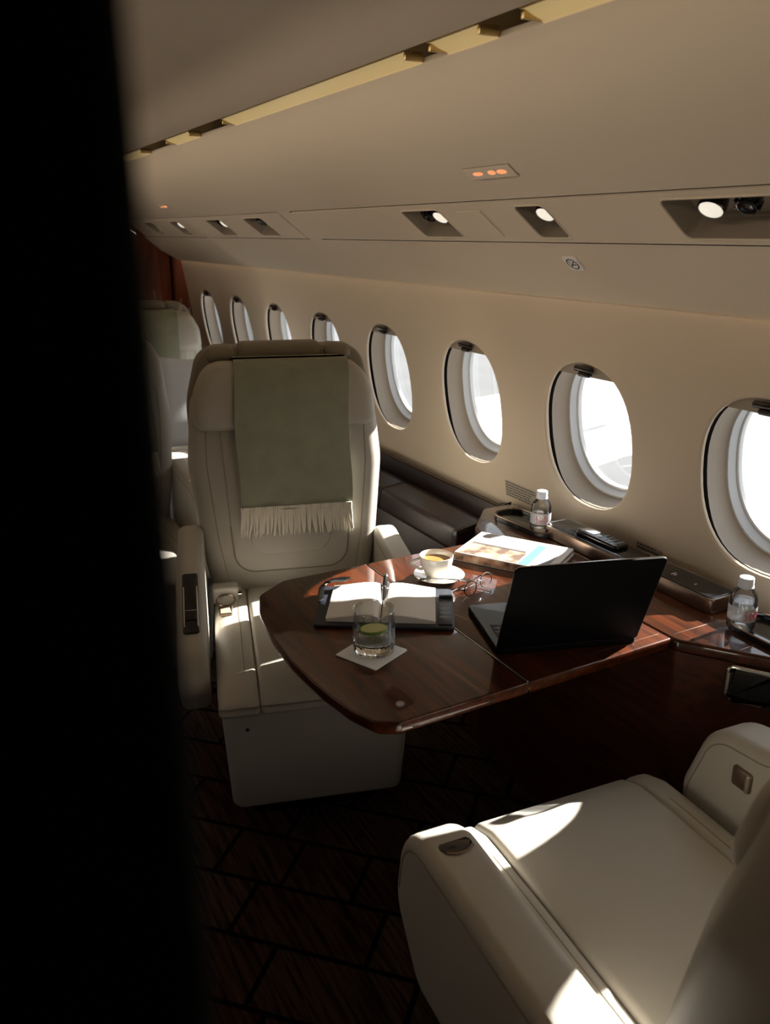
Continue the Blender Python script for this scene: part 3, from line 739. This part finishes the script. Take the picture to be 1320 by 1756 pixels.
# ------------------------------------------------------------------ things on the table
# laptop
lp = empty('laptop', (0.903, 1.199, LZ), R(-17.6)); tag(lp, 'open black laptop on the table with its lid back towards the viewer', 'laptop')
LWd, LD = 0.302, 0.212
def lo(vf): return mv(vf, LWd/2, 0, 0)
obj('base', lo(prism(rpoly([(-LWd/2, 0.0), (LWd/2, 0.0), (LWd/2, LD), (-LWd/2, LD)], 0.010), 0.001, 0.015, 0.003)), LAPDARK, lp)
deck = obj('keyboard_deck', lo(prism(rpoly([(-LWd/2+0.002, 0.004), (LWd/2-0.002, 0.004), (LWd/2-0.002, LD-0.002), (-LWd/2+0.002, LD-0.002)], 0.008), 0.0145, 0.0158, 0.0006)), LAPDECK, lp)
keyme = None
for r in range(6):
    cols = 14 if r < 5 else 9
    kw = (LWd-0.034)/cols
    for c in range(cols):
        vf = rbox(kw*0.86, 0.0135, 0.0022, 0.0008, (1, 1, 1), q=(1.0,))
        obj('key', lo(mv(vf, -LWd/2+0.017+kw*(c+0.5), 0.020+r*0.0165, 0.0167)), KEYM, deck)
obj('touchpad', lo(prism(rpoly([(-0.055, 0.128), (0.055, 0.128), (0.055, 0.198), (-0.055, 0.198)], 0.004), 0.0155, 0.0163, 0.0003)), KEYM, deck)
hh = 0.228
lid_pts = rpoly([(-LWd/2, 0), (LWd/2, 0), (LWd/2, hh), (-LWd/2, hh)], [0.006, 0.006, 0.011, 0.011])
TL = R(-22)    # leans towards the viewer
def lid(vf): return lo(mv(rx(vf, -TL), 0, 0.004, 0.013))
lidp = obj('lid', lid(prism(lid_pts, -0.0035, 0.0030, 0.0015, ax='y')), LAPDARK, lp)
obj('lid_edge', lid(tube([(p[0], 0.0016, p[1]) for p in inset(lid_pts if area(lid_pts) > 0 else lid_pts[::-1], 0.0004)], 0.0013, 6, closed=True)), STEEL, lidp)
obj('display', lid(prism(inset(lid_pts if area(lid_pts) > 0 else lid_pts[::-1], 0.007), 0.0028, 0.0036, 0.0002, ax='y')), SCREEN, lidp)
obj('hinge', lo(mv(ry(tube([(0, 0, -0.10), (0, 0, 0.10)], 0.006, 10), R(90)), 0, 0.004, 0.012)), LAPDARK, lp)

# folio and notebook
nb_r = R(-31.5)
fo = empty('leather_folio', (0.812, 1.497, LZ), nb_r); tag(fo, 'open navy leather folio lying under the notebook', 'folio')
obj('cover', prism(rpoly([(-0.152, -0.103), (0.152, -0.103), (0.152, 0.103), (-0.152, 0.103)], 0.014), 0.001, 0.009, 0.003), NAVY, fo)
for k in range(4):
    obj('card_pocket', prism(rpoly([(0.118, -0.092), (0.147, -0.092), (0.147, 0.02-k*0.024), (0.118, 0.02-k*0.024)], 0.003), 0.0088+0.0006*(k), 0.0096+0.0006*(k+1), 0.0004), NAVY, fo)
obj('flap_tab', mv(rbox(0.032, 0.012, 0.006, 0.003, (1, 1, 1)), 0.134, 0.052, 0.012), NAVY, fo)
st = [(-0.150, 0.02, 0.006), (-0.153, 0.045, 0.012), (-0.153, 0.068, 0.020), (-0.142, 0.085, 0.026), (-0.118, 0.092, 0.029), (-0.095, 0.090, 0.030)]
V, Fc = [], []
for i, p in enumerate(st):
    for dx, dy, dz in ((-0.006, -0.010, 0), (0.006, 0.010, 0), (0.006, 0.010, 0.005), (-0.006, -0.010, 0.005)): V.append((p[0]+dx, p[1]+dy, p[2]+dz))
for i in range(len(st)-1):
    for k in range(4): Fc.append([i*4+k, i*4+(k+1) % 4, (i+1)*4+(k+1) % 4, (i+1)*4+k])
Fc += [[0, 1, 2, 3], [(len(st)-1)*4+k for k in (3, 2, 1, 0)]]
obj('closing_strap', (V, Fc), BLACKP, fo)
nb = empty('notebook', (0.806, 1.502, LZ+0.0092), nb_r); tag(nb, 'open notebook with blank white pages lying on the leather folio', 'notebook')
PWd, PH = 0.116, 0.178
def page_z(u): return 0.006+0.0125*math.sin(math.pi*min(1, u*1.0)**0.55)*(1-0.35*u)
for s in (-1, 1):
    V, Fc = [], []
    n = 14
    for j, y in enumerate((-PH/2, PH/2)):
        for i in range(n+1):
            u = i/n; V.append((s*(0.001+u*PWd), y, page_z(u)))
        for i in range(n+1):
            u = i/n; V.append((s*(0.001+u*PWd+0.0015), y, 0.0005))
    m = 2*(n+1)
    for i in range(n):
        Fc.append([i, i+1, m+i+1, m+i]); Fc.append([n+1+i, m+n+1+i, m+n+2+i, n+2+i])
        Fc.append([i, n+1+i, n+2+i, i+1]); Fc.append([m+i, m+i+1, m+n+2+i, m+n+1+i])
    Fc.append([n, 2*n+1, m+2*n+1, m+n]); Fc.append([0, m, m+n+1, n+1])
    pb_ = obj('page_block', (V, Fc), PAPER, nb, ang=30)
    V = [(s*(0.002+u*(PWd+0.001)), y, page_z(u)+0.0008) for y in (-PH/2+0.001, PH/2-0.001) for u in [i/n for i in range(n+1)]]
    obj('top_page', (V, [[i, i+1, n+2+i, n+1+i] for i in range(n)]), PAPER, nb)
obj('ribbon', ([( -0.004, PH/2, 0.004), (0.002, PH/2, 0.004), (0.004, PH/2+0.02, 0.0006), (-0.003, PH/2+0.022, 0.0006)], [[0, 1, 2, 3]]), NAVY, nb)
# pen in the gutter
pn = empty('pen', (0.842, 1.560, LZ+0.022), nb_r); tag(pn, 'black and silver pen lying in the notebook gutter', 'pen')
def pen(vf): return rx(vf, R(-90+6))
obj('barrel', pen(lathe([(0.0, -0.07), (0.0012, -0.068), (0.0030, -0.055), (0.0042, -0.045), (0.0046, 0.0)], 14)), BLACKP, pn)
obj('pen_cap', pen(lathe([(0.0052, -0.004), (0.0054, 0.0), (0.0056, 0.055), (0.0045, 0.062), (0.0, 0.064)], 14)), BLACKP, pn)
obj('silver_band', pen(lathe([(0.0050, -0.005), (0.0060, -0.004), (0.0060, 0.002), (0.0054, 0.003)], 14)), STEEL, pn)
obj('pocket_clip', pen(mv(rbox(0.0030, 0.0022, 0.046, 0.001, (1, 1, 2)), 0.0, 0.0070, 0.036)), STEEL, pn)
obj('silver_end', pen(lathe([(0.0052, 0.050), (0.0060, 0.052), (0.0060, 0.060), (0.0040, 0.0645), (0.0, 0.065)], 14)), STEEL, pn)

# napkin and tumbler
nk = empty('paper_napkin', (0.688, 1.330, LZ), R(24)); tag(nk, 'folded pale paper napkin under the water glass', 'napkin')
for k in range(2): obj('napkin_layer', prism(rpoly([(-0.052, -0.052), (0.052, -0.052), (0.052, 0.052), (-0.052, 0.052)], 0.002), 0.0006+k*0.0011, 0.0016+k*0.0011, 0.0004), NAPKIN, nk, rot=(0, 0, R(1.5*k)))
gl = empty('water_glass', (0.697, 1.336, LZ+0.003)); tag(gl, 'cut glass tumbler of water with a lime slice on a napkin', 'glass')
GR, GH = 0.0425, 0.092
def cutrow(f, z, cut, n=72):
    out = []
    for k in range(n):
        a = 2*math.pi*k/n; r = GR*f-cut*max(0, math.cos(k/n*2*math.pi*12))**6
        out.append((r*math.cos(a), r*math.sin(a), z))
    return out
def stackrows(rows, n=72, cap=True):
    V = [p for r in rows for p in r]
    Fc = [[i*n+k, i*n+(k+1) % n, (i+1)*n+(k+1) % n, (i+1)*n+k] for i in range(len(rows)-1) for k in range(n)]
    if cap: Fc += [list(range(n))[::-1], [(len(rows)-1)*n+k for k in range(n)]]
    return V, Fc
tm = obj('tumbler_wall', stackrows([cutrow(0.998, 0.0265, 0.0016), cutrow(1.0, 0.034, 0.0016), cutrow(1.0, 0.044, 0.001), cutrow(1.0, 0.052, 0.0), cutrow(0.995, 0.078, 0.0), cutrow(0.992, GH-0.001, 0.0), cutrow(0.978, GH, 0), cutrow(0.962, GH-0.001, 0), cutrow(0.955, 0.06, 0), cutrow(0.945, 0.0265, 0)], cap=False), GLASSW, gl, ang=50)
obj('rim_edge', tube([(0.978*GR*math.cos(2*math.pi*k/48), 0.978*GR*math.sin(2*math.pi*k/48), GH-0.0006) for k in range(48)], 0.0008, 6, closed=True), GLASS, tm)
for k in range(14):
    aa = 2*math.pi*(k+0.5)/14
    obj('cut_line', tube([(GR*1.0*math.cos(aa), GR*math.sin(aa), z) for z in (0.028, 0.045, 0.060)], [0.0012, 0.0011, 0.0004], 6), GLASS, tm)
obj('cut_base', stackrows([cutrow(0.90, 0.0, 0), cutrow(0.97, 0.002, 0.0005), cutrow(1.0, 0.006, 0.0016), cutrow(1.0, 0.012, 0.0024), cutrow(1.0, 0.019, 0.0016), cutrow(0.998, 0.026, 0.0016), cutrow(0.93, 0.0262, 0)]), GLASS, gl, ang=50)
obj('water', lathe([(0.945*GR, 0.0266), (0.95*GR, 0.042), (0.0, 0.0422)], 48), WATERM, gl)
lm = obj('lime_slice', mv(rx(lathe([(0.0, -0.003), (0.026, -0.003), (0.028, 0.0), (0.026, 0.003), (0.0, 0.003)], 28), R(-7)), 0.0, 0.002, 0.0450), LIME, gl)
obj('lime_rind', mv(rx(lathe([(0.0272, -0.0034), (0.0292, -0.002), (0.0292, 0.002), (0.0272, 0.0034)], 28, closed=True), R(-7)), 0.0, 0.002, 0.0450), mat('lime_rind', (0.20, 0.34, 0.05), 0.4), lm)

# coffee cup
sa = empty('saucer', (1.008, 1.586, LZ)); tag(sa, 'ivory china saucer under the coffee cup', 'saucer')
obj('dish', lathe([(0.0, 0.004), (0.026, 0.004), (0.029, 0.006), (0.048, 0.0105), (0.0615, 0.016), (0.0625, 0.0150), (0.050, 0.0075), (0.036, 0.003), (0.033, 0.0006), (0.028, 0.0006), (0.026, 0.002), (0.0, 0.002)], 48), CHINA, sa)
cu = empty('coffee_cup', (1.003, 1.592, LZ+0.0055), R(150)); tag(cu, 'ivory china cup of milky coffee on its saucer', 'cup')
obj('cup_body', lathe([(0.0, 0.004), (0.017, 0.004), (0.0185, 0.0), (0.0205, 0.0), (0.0215, 0.004), (0.029, 0.013), (0.0365, 0.028), (0.0405, 0.045), (0.0415, 0.057), (0.0405, 0.0578), (0.0392, 0.056), (0.0382, 0.045), (0.0342, 0.028), (0.026, 0.014), (0.0, 0.008)], 48), CHINA, cu)
obj('coffee', lathe([(0.0, 0.044), (0.0376, 0.044), (0.038, 0.0446), (0.0, 0.0450)], 40), COFFEE, cu)
hp = [(0.039+0.021*math.sin(math.pi*t)+0.004*math.sin(2*math.pi*t), 0, 0.047-0.028*t) for t in [i/12 for i in range(13)]]
hp[-1] = (0.0325, 0, 0.020)
obj('handle', tube(hp, [0.0030+0.001*abs(2*i/12-1) for i in range(13)], 10), CHINA, cu)
spn = empty('teaspoon', (1.00, 1.538, LZ+0.0165), R(-29)); tag(spn, 'small steel teaspoon resting on the saucer rim', 'spoon')
obj('bowl', xf(lathe([(0.0, -0.003), (0.5, -0.0026), (0.85, -0.0012), (1.0, 0.0006), (0.95, 0.0008), (0.6, -0.0012), (0.0, -0.0018)], 24), lambda x, y, z: (0.045+x*0.016, y*0.0105, z+0.001)), STEEL, spn)
obj('stem', tube([(0.030, 0, 0.001), (0.01, 0, 0.003), (-0.03, 0, 0.0045), (-0.065, 0, 0.003)], [0.0016, 0.0016, 0.0018, 0.0030], 8), STEEL, spn)

# newspaper / magazine stack
ma = R(-58.5)
mg = empty('newspaper', (1.108, 1.675, LZ), ma); tag(mg, 'thick folded newspaper with a photo front page beside the coffee cup', 'newspaper')
ML, MW = 0.262, 0.182
def mprint():
    m = mat('newsprint', (0.70, 0.68, 0.66), 0.65)
    nt = m.node_tree; b = nt.nodes['Principled BSDF']; L = nt.links.new
    tc = nt.nodes.new('ShaderNodeTexCoord')
    n = nt.nodes.new('ShaderNodeTexNoise'); n.inputs['Scale'].default_value = 26; n.inputs['Detail'].default_value = 3
    rp = nt.nodes.new('ShaderNodeValToRGB'); e = rp.color_ramp.elements
    e[0].position = 0.40; e[0].color = (0.12, 0.07, 0.05, 1); e[1].position = 0.62; e[1].color = (0.70, 0.40, 0.24, 1)
    x = rp.color_ramp.elements.new(0.72); x.color = (0.75, 0.62, 0.5, 1)
    L(tc.outputs['Object'], n.inputs['Vector']); L(n.outputs[0], rp.inputs[0]); L(rp.outputs[0], b.inputs['Base Color'])
    return m
PHOTO = mprint()
nl = 5
for k in range(nl):
    sh = 0.0015*math.sin(k*2.1); z0 = 0.0008+k*0.0048
    o = rpoly([(0+sh, 0), (ML+sh, 0), (ML+sh, MW-0.002*k), (0+sh, MW-0.002*k)], 0.002)
    obj('folded_section', prism(o, z0, z0+0.0046, 0.0018), PAPER if k != 2 else PHOTO, mg)
zt = 0.0008+nl*0.0048
def mp_(x0, x1, y0, y1, m, nm, z=0.0006): return obj(nm, box(x0, x1, y0, y1, zt-0.0002, zt+z), m, mg, smooth=False)
mp_(0.012, 0.170, 0.006, 0.080, PHOTO, 'front_photo')
mp_(0.015, 0.165, 0.082, 0.092, mat('headline_grey', (0.10, 0.09, 0.09), 0.7), 'headline_bar')
mp_(0.175, 0.200, 0.004, 0.150, mat('teal_print', (0.10, 0.33, 0.40), 0.6), 'teal_band')
mp_(0.206, 0.245, 0.008, 0.150, mat('grey_print', (0.30, 0.32, 0.34), 0.6), 'grey_block')
for k in range(7):
    mp_(0.02, 0.155, 0.100+k*0.010, 0.1035+k*0.010, mat('text_grey', (0.45, 0.42, 0.42), 0.7) if k == 0 else MATS['text_grey'], 'text_row', 0.0004)
obj('wrapped_photo', box(0.004, ML-0.06, -0.0008, 0.0006, 0.003, zt-0.002), PHOTO, mg, smooth=False)

# spectacles
gs = empty('spectacles', (1.052, 1.475, LZ+0.0015), R(22)); tag(gs, 'thin dark-rimmed spectacles lying between notebook and laptop', 'spectacles')
def rim(cx):
    return [(cx+0.024*math.cos(2*math.pi*k/20)*(1-0.06*math.sin(2*math.pi*k/20)), 0.004*0, 0.019+0.0165*math.sin(2*math.pi*k/20)) for k in range(20)]
for cx in (-0.033, 0.033):
    rm = obj('rim', rx(tube(rim(cx), 0.0013, 6, closed=True), R(-14)), INK, gs)
    obj('lens', rx(([(p[0], 0, p[2]) for p in rim(cx)], [list(range(20))]), R(-14)), PANE, rm, smooth=False)
obj('bridge', rx(tube([(-0.010, 0, 0.024), (-0.004, -0.002, 0.028), (0.004, -0.002, 0.028), (0.010, 0, 0.024)], 0.0013, 6), R(-14)), STEEL, gs)
for s in (-1, 1):
    obj('temple', tube([(s*0.058, 0.004, 0.022), (s*0.062, 0.010, 0.022), (s*0.050, 0.020+0.012*(s > 0), 0.016), (s*0.005, 0.026+0.016*(s > 0), 0.006), (-s*0.045, 0.030+0.018*(s > 0), 0.002), (-s*0.062, 0.026+0.016*(s > 0), 0.0015)], 0.0015, 6), INK, gs)

# ------------------------------------------------------------------ seats
ARM_L = rpoly([(0.47, 0.36), (0.47, 0.668), (0.14, 0.645), (-0.105, 0.525), (-0.150, 0.44), (-0.09, 0.352)], [0.03, 0.05, 0.10, 0.07, 0.05, 0.04], 6)
ARM_R = rpoly([(0.47, 0.36), (0.47, 0.625), (0.14, 0.612), (-0.105, 0.510), (-0.150, 0.44), (-0.09, 0.352)], [0.03, 0.05, 0.10, 0.07, 0.05, 0.04], 6)
ARM_LEVEL = rpoly([(0.47, 0.30), (0.47, 0.578), (-0.205, 0.578), (-0.235, 0.40), (-0.14, 0.28)], [0.03, 0.05, 0.10, 0.09, 0.06], 8)
ARM_RISE = rpoly([(0.47, 0.30), (0.47, 0.715), (0.06, 0.715), (-0.03, 0.638), (-0.165, 0.622), (-0.225, 0.45), (-0.14, 0.28)], [0.03, 0.04, 0.05, 0.06, 0.09, 0.09, 0.06], 8)  # rear rise is out of view, shaped to keep sun off the cushion
def seat(loc, rot, label, group, aw=0.075, arms=(-1, 1), prof=(ARM_L, ARM_R), cf=-0.24, bdy=0.0, hdz=0.0, lk=0.10, cw=0.142, bsx=1.0):
    t = empty('club_seat', (loc[0], loc[1], 0), rot); tag(t, label, 'seat', group)
    bo = rpoly([(-0.236, -0.205), (0.236, -0.205), (0.236, 0.36), (-0.236, 0.36)], 0.035, 6)
    vf = prism(bo, 0.095, 0.412, 0.010)
    obj('seat_base', xf(vf, lambda x, y, z: (x*(0.93+0.07*(z-0.07)/0.35), y+0.05*max(0, (0.42-z)/0.35)*(1 if y < 0 else -0.3), z)), LEATHER, t)
    obj('plinth', prism(rpoly([(-0.17, -0.06), (0.17, -0.06), (0.17, 0.30), (-0.17, 0.30)], 0.03), 0.001, 0.11), BLACKP, t)
    cb = 0.39; cl = cb-cf; cm = (cb+cf)/2; ct = 0.060
    def crown(up, sd):
        def f(x, y, z):
            q = (y+cl/2)                       # distance from the front edge
            zz = z
            if z > 0:
                zz += up*max(0, 1-(y/(cl/2))**4)
                if q < 0.07: zz -= 0.022*((0.07-q)/0.07)**2
            return x, y, zz
        return f
    obj('cushion', mv(rbox(2*cw, cl, ct, 0.014, (3, 14, 2), crown(0.010, 0)), 0, cm, 0.4375), LEATHER, t)
    for s in (-1, 1):
        def side(x, y, z, s=s, f=crown(0.006, 0)):
            x, y, z = f(x, y, z)
            if s*x > 0 and z > 0: z -= 0.016*(s*x/(0.120-cw/2))**2
            return x, y, z
        obj('cushion_bolster', mv(rbox(0.240-cw, cl, ct, 0.014, (4, 14, 2), side), s*(0.240+cw)/2, cm, 0.4365), LEATHER, t)
        obj('bolster_seam', tube([(s*(cw*0.7+0.0725), cf+0.03+(cl-0.06)*i/14, 0.4668+0.0056*(1-((i/7-1))**4)-(0.010*max(0, 1-i/2)**2)) for i in range(15)], 0.0013, 5), SEAM, t)
    def lean(vf, z0=0.45, k=lk): return xf(vf, lambda x, y, z: (x*bsx, y+bdy+k*max(0, z-z0), z))
    bp = rpoly([(-0.225, 0.40), (0.225, 0.40), (0.262, 0.62), (0.282, 0.84), (0.262, 1.05), (-0.262, 1.05), (-0.282, 0.84), (-0.262, 0.62)], [0.05, 0.05, 0.3, 0.25, 0.05, 0.05, 0.25, 0.3], 6)
    obj('backrest', lean(prism(bp, 0.335, 0.50, 0.03, seg=4, ax='y', r0=0.05)), LEATHER, t)
    up2 = rpoly([(-0.19, 0.99), (-0.172, 0.66), (-0.162, 0.520), (0.162, 0.520), (0.172, 0.66), (0.19, 0.99)], [0.01, 0.3, 0.06, 0.06, 0.3, 0.01], 8)
    obj('back_panel', lean(prism(up2, 0.3285, 0.345, 0.004, ax='y', r0=0.006)), LEATHER, t)
    up3 = rpoly([(-0.125, 0.99), (-0.115, 0.572), (0.115, 0.572), (0.125, 0.99)], [0.01, 0.05, 0.05, 0.01], 8)
    obj('back_insert', lean(prism(up3, 0.3235, 0.335, 0.003, ax='y', r0=0.005)), LEATHER, t)
    obj('back_seam', lean(tube([(x, 0.3325, z) for x, z in inset(up2 if area(up2) > 0 else up2[::-1], -0.001) if z < 0.965], 0.0016, 5)), SEAM, t)
    for s in (-1, 1):
        obj('side_piping', lean(tube([(s*0.225, 0.3352, 0.955), (s*0.228, 0.3352, 0.84), (s*0.208, 0.3352, 0.62), (s*0.182, 0.3365, 0.47)], 0.0015, 5)), SEAM, t)
    hp_ = rpoly([(-0.260, 0.946), (0.260, 0.946), (0.254, 1.05), (0.215, 1.132), (-0.215, 1.132), (-0.254, 1.05)], [0.040, 0.040, 0.09, 0.085, 0.085, 0.09], 7)
    obj('headrest', mv(lean(prism(hp_, 0.300, 0.44, 0.03, seg=5, ax='y', r0=0.034)), 0, 0, hdz), LEATHER, t)
    sp_ = rpoly([(-0.27, 0.75), (0.27, 0.75), (0.276, 1.01), (0.235, 1.166), (-0.235, 1.166), (-0.276, 1.01)], [0.04, 0.04, 0.2, 0.07, 0.07, 0.2], 7)
    obj('back_shell', lean(prism(sp_, 0.445, 0.545, 0.03, seg=4, ax='y', r0=0.012)), LEATHER_D, t)
    obj('top_pad', lean(mv(rbox(0.25, 0.09, 0.05, 0.022, (3, 2, 1)), 0.0, 0.475, 1.152)), LEATHER_D, t)
    for s in (-1, 1): obj('top_side_pad', lean(mv(rbox(0.085, 0.085, 0.05, 0.022, (2, 2, 1), lambda x, y, z: (x, y, z-0.05*abs(x+s*0.04))), s*0.170, 0.475, 1.147)), LEATHER_D, t)
    for s in arms:
        x0 = 0.256 if s > 0 else -0.256-aw
        pf = prof[1] if s > 0 else prof[0]
        a = obj('armrest', prism(pf, x0, x0+aw, 0.022, seg=5, ax='x'), LEATHER, t)
        for xx in (x0+0.0002, x0+aw-0.0002):
            ring = inset(pf if area(pf) > 0 else pf[::-1], 0.0225)
            n = len(ring); k0 = max(range(n), key=lambda i: ring[i][0]-ring[i][1]*0.2)
            seq = [ring[(k0+i) % n] for i in range(n)]
            seq = [p for p in seq if p[1] > 0.43]
            obj('arm_piping', tube([(xx, p[0], p[1]) for p in seq], 0.0016, 5), SEAM, a)
    return t

S1 = seat((0.753, 1.815), R(-16.5), 'cream leather club seat with a sage throw over its headrest, facing the table', 'cream leather club seats', bdy=0.045, bsx=1.025)
# seat 1 extras: armrest ashtray recess and seat belt
def seat_part(name, vf, m, par): return obj(name, vf, m, par)
sl = math.atan2(0.645-0.525, 0.14+0.105)
def on_slope(vf): return mv(rx(vf, sl), -0.2935, 0.030, 0.5935)
ac = seat_part('armrest_recess', on_slope(prism(rpoly([(-0.020, -0.098), (0.020, -0.098), (0.020, 0.098), (-0.020, 0.098)], 0.008), -0.02, 0.0035, 0.002)), BLACKP, S1)
for y in (-0.045, ): obj('control_paddle', on_slope(mv(rbox(0.028, 0.030, 0.006, 0.002, (1, 1, 1)), 0, y, 0.004)), DKLATCH, ac)
obj('paddle_edge', on_slope(box(-0.014, 0.014, -0.031, -0.029, 0.004, 0.0078)), STEEL, ac)
for s in (-1, 1): obj('recess_trim', on_slope(tube([(s*0.0165, -0.08, 0.0045), (s*0.0165, 0.05, 0.0045)], 0.0016, 6)), CHROME, ac)
bk = seat_part('belt_anchor', mv(rbox(0.075, 0.05, 0.05, 0.008, (1, 1, 1)), -0.205, 0.318, 0.487), LEATHER, S1)
obj('anchor_end', mv(ry(tube([(0, 0, -0.006), (0, 0, 0.006)], 0.022, 14), R(90)), -0.165, 0.318, 0.487), CHROME, bk)
ringp = [(-0.205+0.026*math.cos(2*math.pi*k/20), 0.268+0.016*math.sin(2*math.pi*k/20), 0.486+0.010*math.sin(2*math.pi*k/20)) for k in range(20)]
obj('buckle_ring', tube(ringp, 0.003, 8, closed=True), BRONZE, bk)
fr = [(-0.225, 0.235, 0.478), (-0.190, 0.235, 0.478), (-0.193, 0.195, 0.474), (-0.222, 0.195, 0.474)]
obj('buckle_tongue', tube(fr, 0.004, 8, closed=True), BRONZE, bk)
obj('buckle_plate', mv(rbox(0.03, 0.035, 0.004, 0.0015, (1, 1, 1)), -0.2075, 0.215, 0.477), LEATHER_D, bk)
obj('side_stud', mv(lathe([(0, 0.002), (0.004, 0.0015), (0.005, 0.0)], 12), 0, 0, 0), INK, S1, loc=(-0.175, -0.213, 0.36), rot=(R(90), 0, 0))

# throws
def throw(par_loc, par_rot, label, xo=0.0, zbot=0.712, seed=1):
    rnd = random.Random(seed)
    t = empty('wool_throw', (par_loc[0], par_loc[1], 0), par_rot); tag(t, label, 'blanket', 'sage wool throws over the headrests')
    ln = lambda z: 0.10*max(0, z-0.45)
    hw = 0.163
    path = [(0.438, 1.139), (0.395, 1.1425), (0.350, 1.1425), (0.322, 1.137), (0.303, 1.122), (0.293, 1.100), (0.289, 1.07), (0.289, 1.0), (0.291, 0.95), (0.301, 0.88), (0.304, 0.80), (0.306, zbot)]
    # resample
    P = []; 
    for i in range(len(path)-1):
        a, b = path[i], path[i+1]; L = math.hypot(a[0]-b[0], a[1]-b[1]); k = max(1, int(L/0.018))
        P += [lerp(a, b, q/k) for q in range(k)]
    P.append(path[-1])
    nu, nv = 26, len(P)-1
    def f(u, v, off):
        y, z = P[int(round(v*nv))]
        d = max(0, v-0.45)
        x = (u-0.5)*2*hw*(1+0.02*d)+0.004*math.sin(v*9)
        w = 0.0022*math.sin(u*19+v*3)*d*2+0.0016*math.sin(u*7-v*11)*d*2
        return (xo+x, y+ln(z)+w-off, z+ (0.004*math.sin(u*5) if v > 0.97 else 0))
    a = grid(lambda u, v: f(u, v, 0.0), nu, nv); b = grid(lambda u, v: f(u, v, -0.005), nu, nv)
    n = len(a[0]); V = a[0]+b[0]; Fc = [q[::-1] for q in a[1]]+[[i+n for i in q] for q in b[1]]
    w = nu+1
    for j in range(nv):
        Fc.append([j*w, (j+1)*w, (j+1)*w+n, j*w+n]); Fc.append([j*w+nu, j*w+nu+n, (j+1)*w+nu+n, (j+1)*w+nu])
    for i in range(nu): Fc.append([nv*w+i, nv*w+i+1, nv*w+i+1+n, nv*w+i+n])
    obj('cloth', (V, Fc), GREEN, t, ang=60)
    parts = []
    N = 62
    for k in range(N):
        u = (k+0.5)/N
        x = (u-0.5)*2*hw*1.01
        y0 = 0.306+ln(zbot); l = 0.090+rnd.uniform(-0.006, 0.006); sw = rnd.uniform(-0.006, 0.006)+(u-0.5)*0.016
        pts = [(xo+x+sw*q*q+0.0012*math.sin(q*6+k), y0-0.0035+0.005*q-0.004*math.sin(k*1.7)*0.3*q, zbot+0.013-l*q) for q in (0, 0.25, 0.5, 0.75, 1.0)]
        parts.append(tube(pts, [0.0026, 0.0029, 0.0029, 0.0027, 0.0014], 6))
    fr_ = obj('fringe', join(*parts), FRINGE, t); fr_['kind'] = 'stuff'
    obj('hem', tube([f(i/nu, 1.0, 0.001) for i in range(nu+1)], 0.0022, 6), GREEN, t)
    return t
throw((0.753+0.0128, 1.815+0.0431), R(-16.5), 'sage green wool throw with cream fringe over the headrest at the table', 0.019)

# foreground seat, its back to the camera side
SF = seat((0.893, 0.745), R(175), 'cream leather seat in the foreground with a level armrest, facing the table', 'cream leather club seats', aw=0.098, prof=(ARM_RISE, ARM_LEVEL), cf=-0.285, bdy=-0.10, hdz=-0.065, lk=0.25, cw=0.172)
rc = obj('recline_control', mv(rx(prism([(0.030*math.cos(2*math.pi*k/24)*(1+0.15*math.sin(2*math.pi*k/24)), 0.027*math.sin(2*math.pi*k/24)) for k in range(24)], 0.0, 0.012, 0.005), R(7)), 0.302, -0.116, 0.5665), BLACKP, SF)
obj('control_trim', tube([(0.276, -0.100, 0.5795), (0.290, -0.092, 0.5805), (0.308, -0.090, 0.5805), (0.324, -0.097, 0.5800)], 0.0020, 6), BRONZE, rc)
lt = obj('armrest_latch', mv(prism(rpoly([(-0.021, -0.020), (0.021, -0.020), (0.021, 0.020), (-0.021, 0.020)], 0.006), -0.003, 0.005, 0.002, ax='x'), -0.256, -0.072, 0.563), BRONZE, SF)
obj('latch_bar', mv(rbox(0.006, 0.007, 0.036, 0.002, (1, 1, 1)), -0.250, -0.057, 0.563), STEEL, lt)
# the seat beside the first one (mostly in the dark) and the seat further forward
seat((0.47, 2.66), R(0), 'shadowed cream leather seat half hidden behind the black partition edge', 'cream leather club seats', prof=(ARM_L, ARM_L))  # tall right arm, mostly hidden, added to shade this seat's cushion
throw((0.47, 2.66), R(0), 'dark sage throw on the shadowed seat beside the partition edge', 0.035, seed=5)
seat((0.895, 3.62), R(0), 'far cream leather seat near the forward bulkhead with a sage throw', 'cream leather club seats', arms=(-1,))
throw((0.895, 3.62), R(0), 'sage throw over the headrest of the far forward seat', -0.02, seed=9)
pl = obj('white_pillow', mv(rbox(0.46, 0.14, 0.40, 0.065, (4, 2, 4), lambda x, y, z: (x*(1+0.12*abs(z)/0.2*abs(x)/0.23), y*(1-0.35*(x/0.23)**2), z*(1+0.14*(abs(x)/0.23)**2))), 0, 0, 0.0), PILLOW, loc=(0.98, 3.78, 0.74), rot=(R(-12), R(6), 0))
tag(pl, 'white pillow propped on the far forward seat', 'pillow')
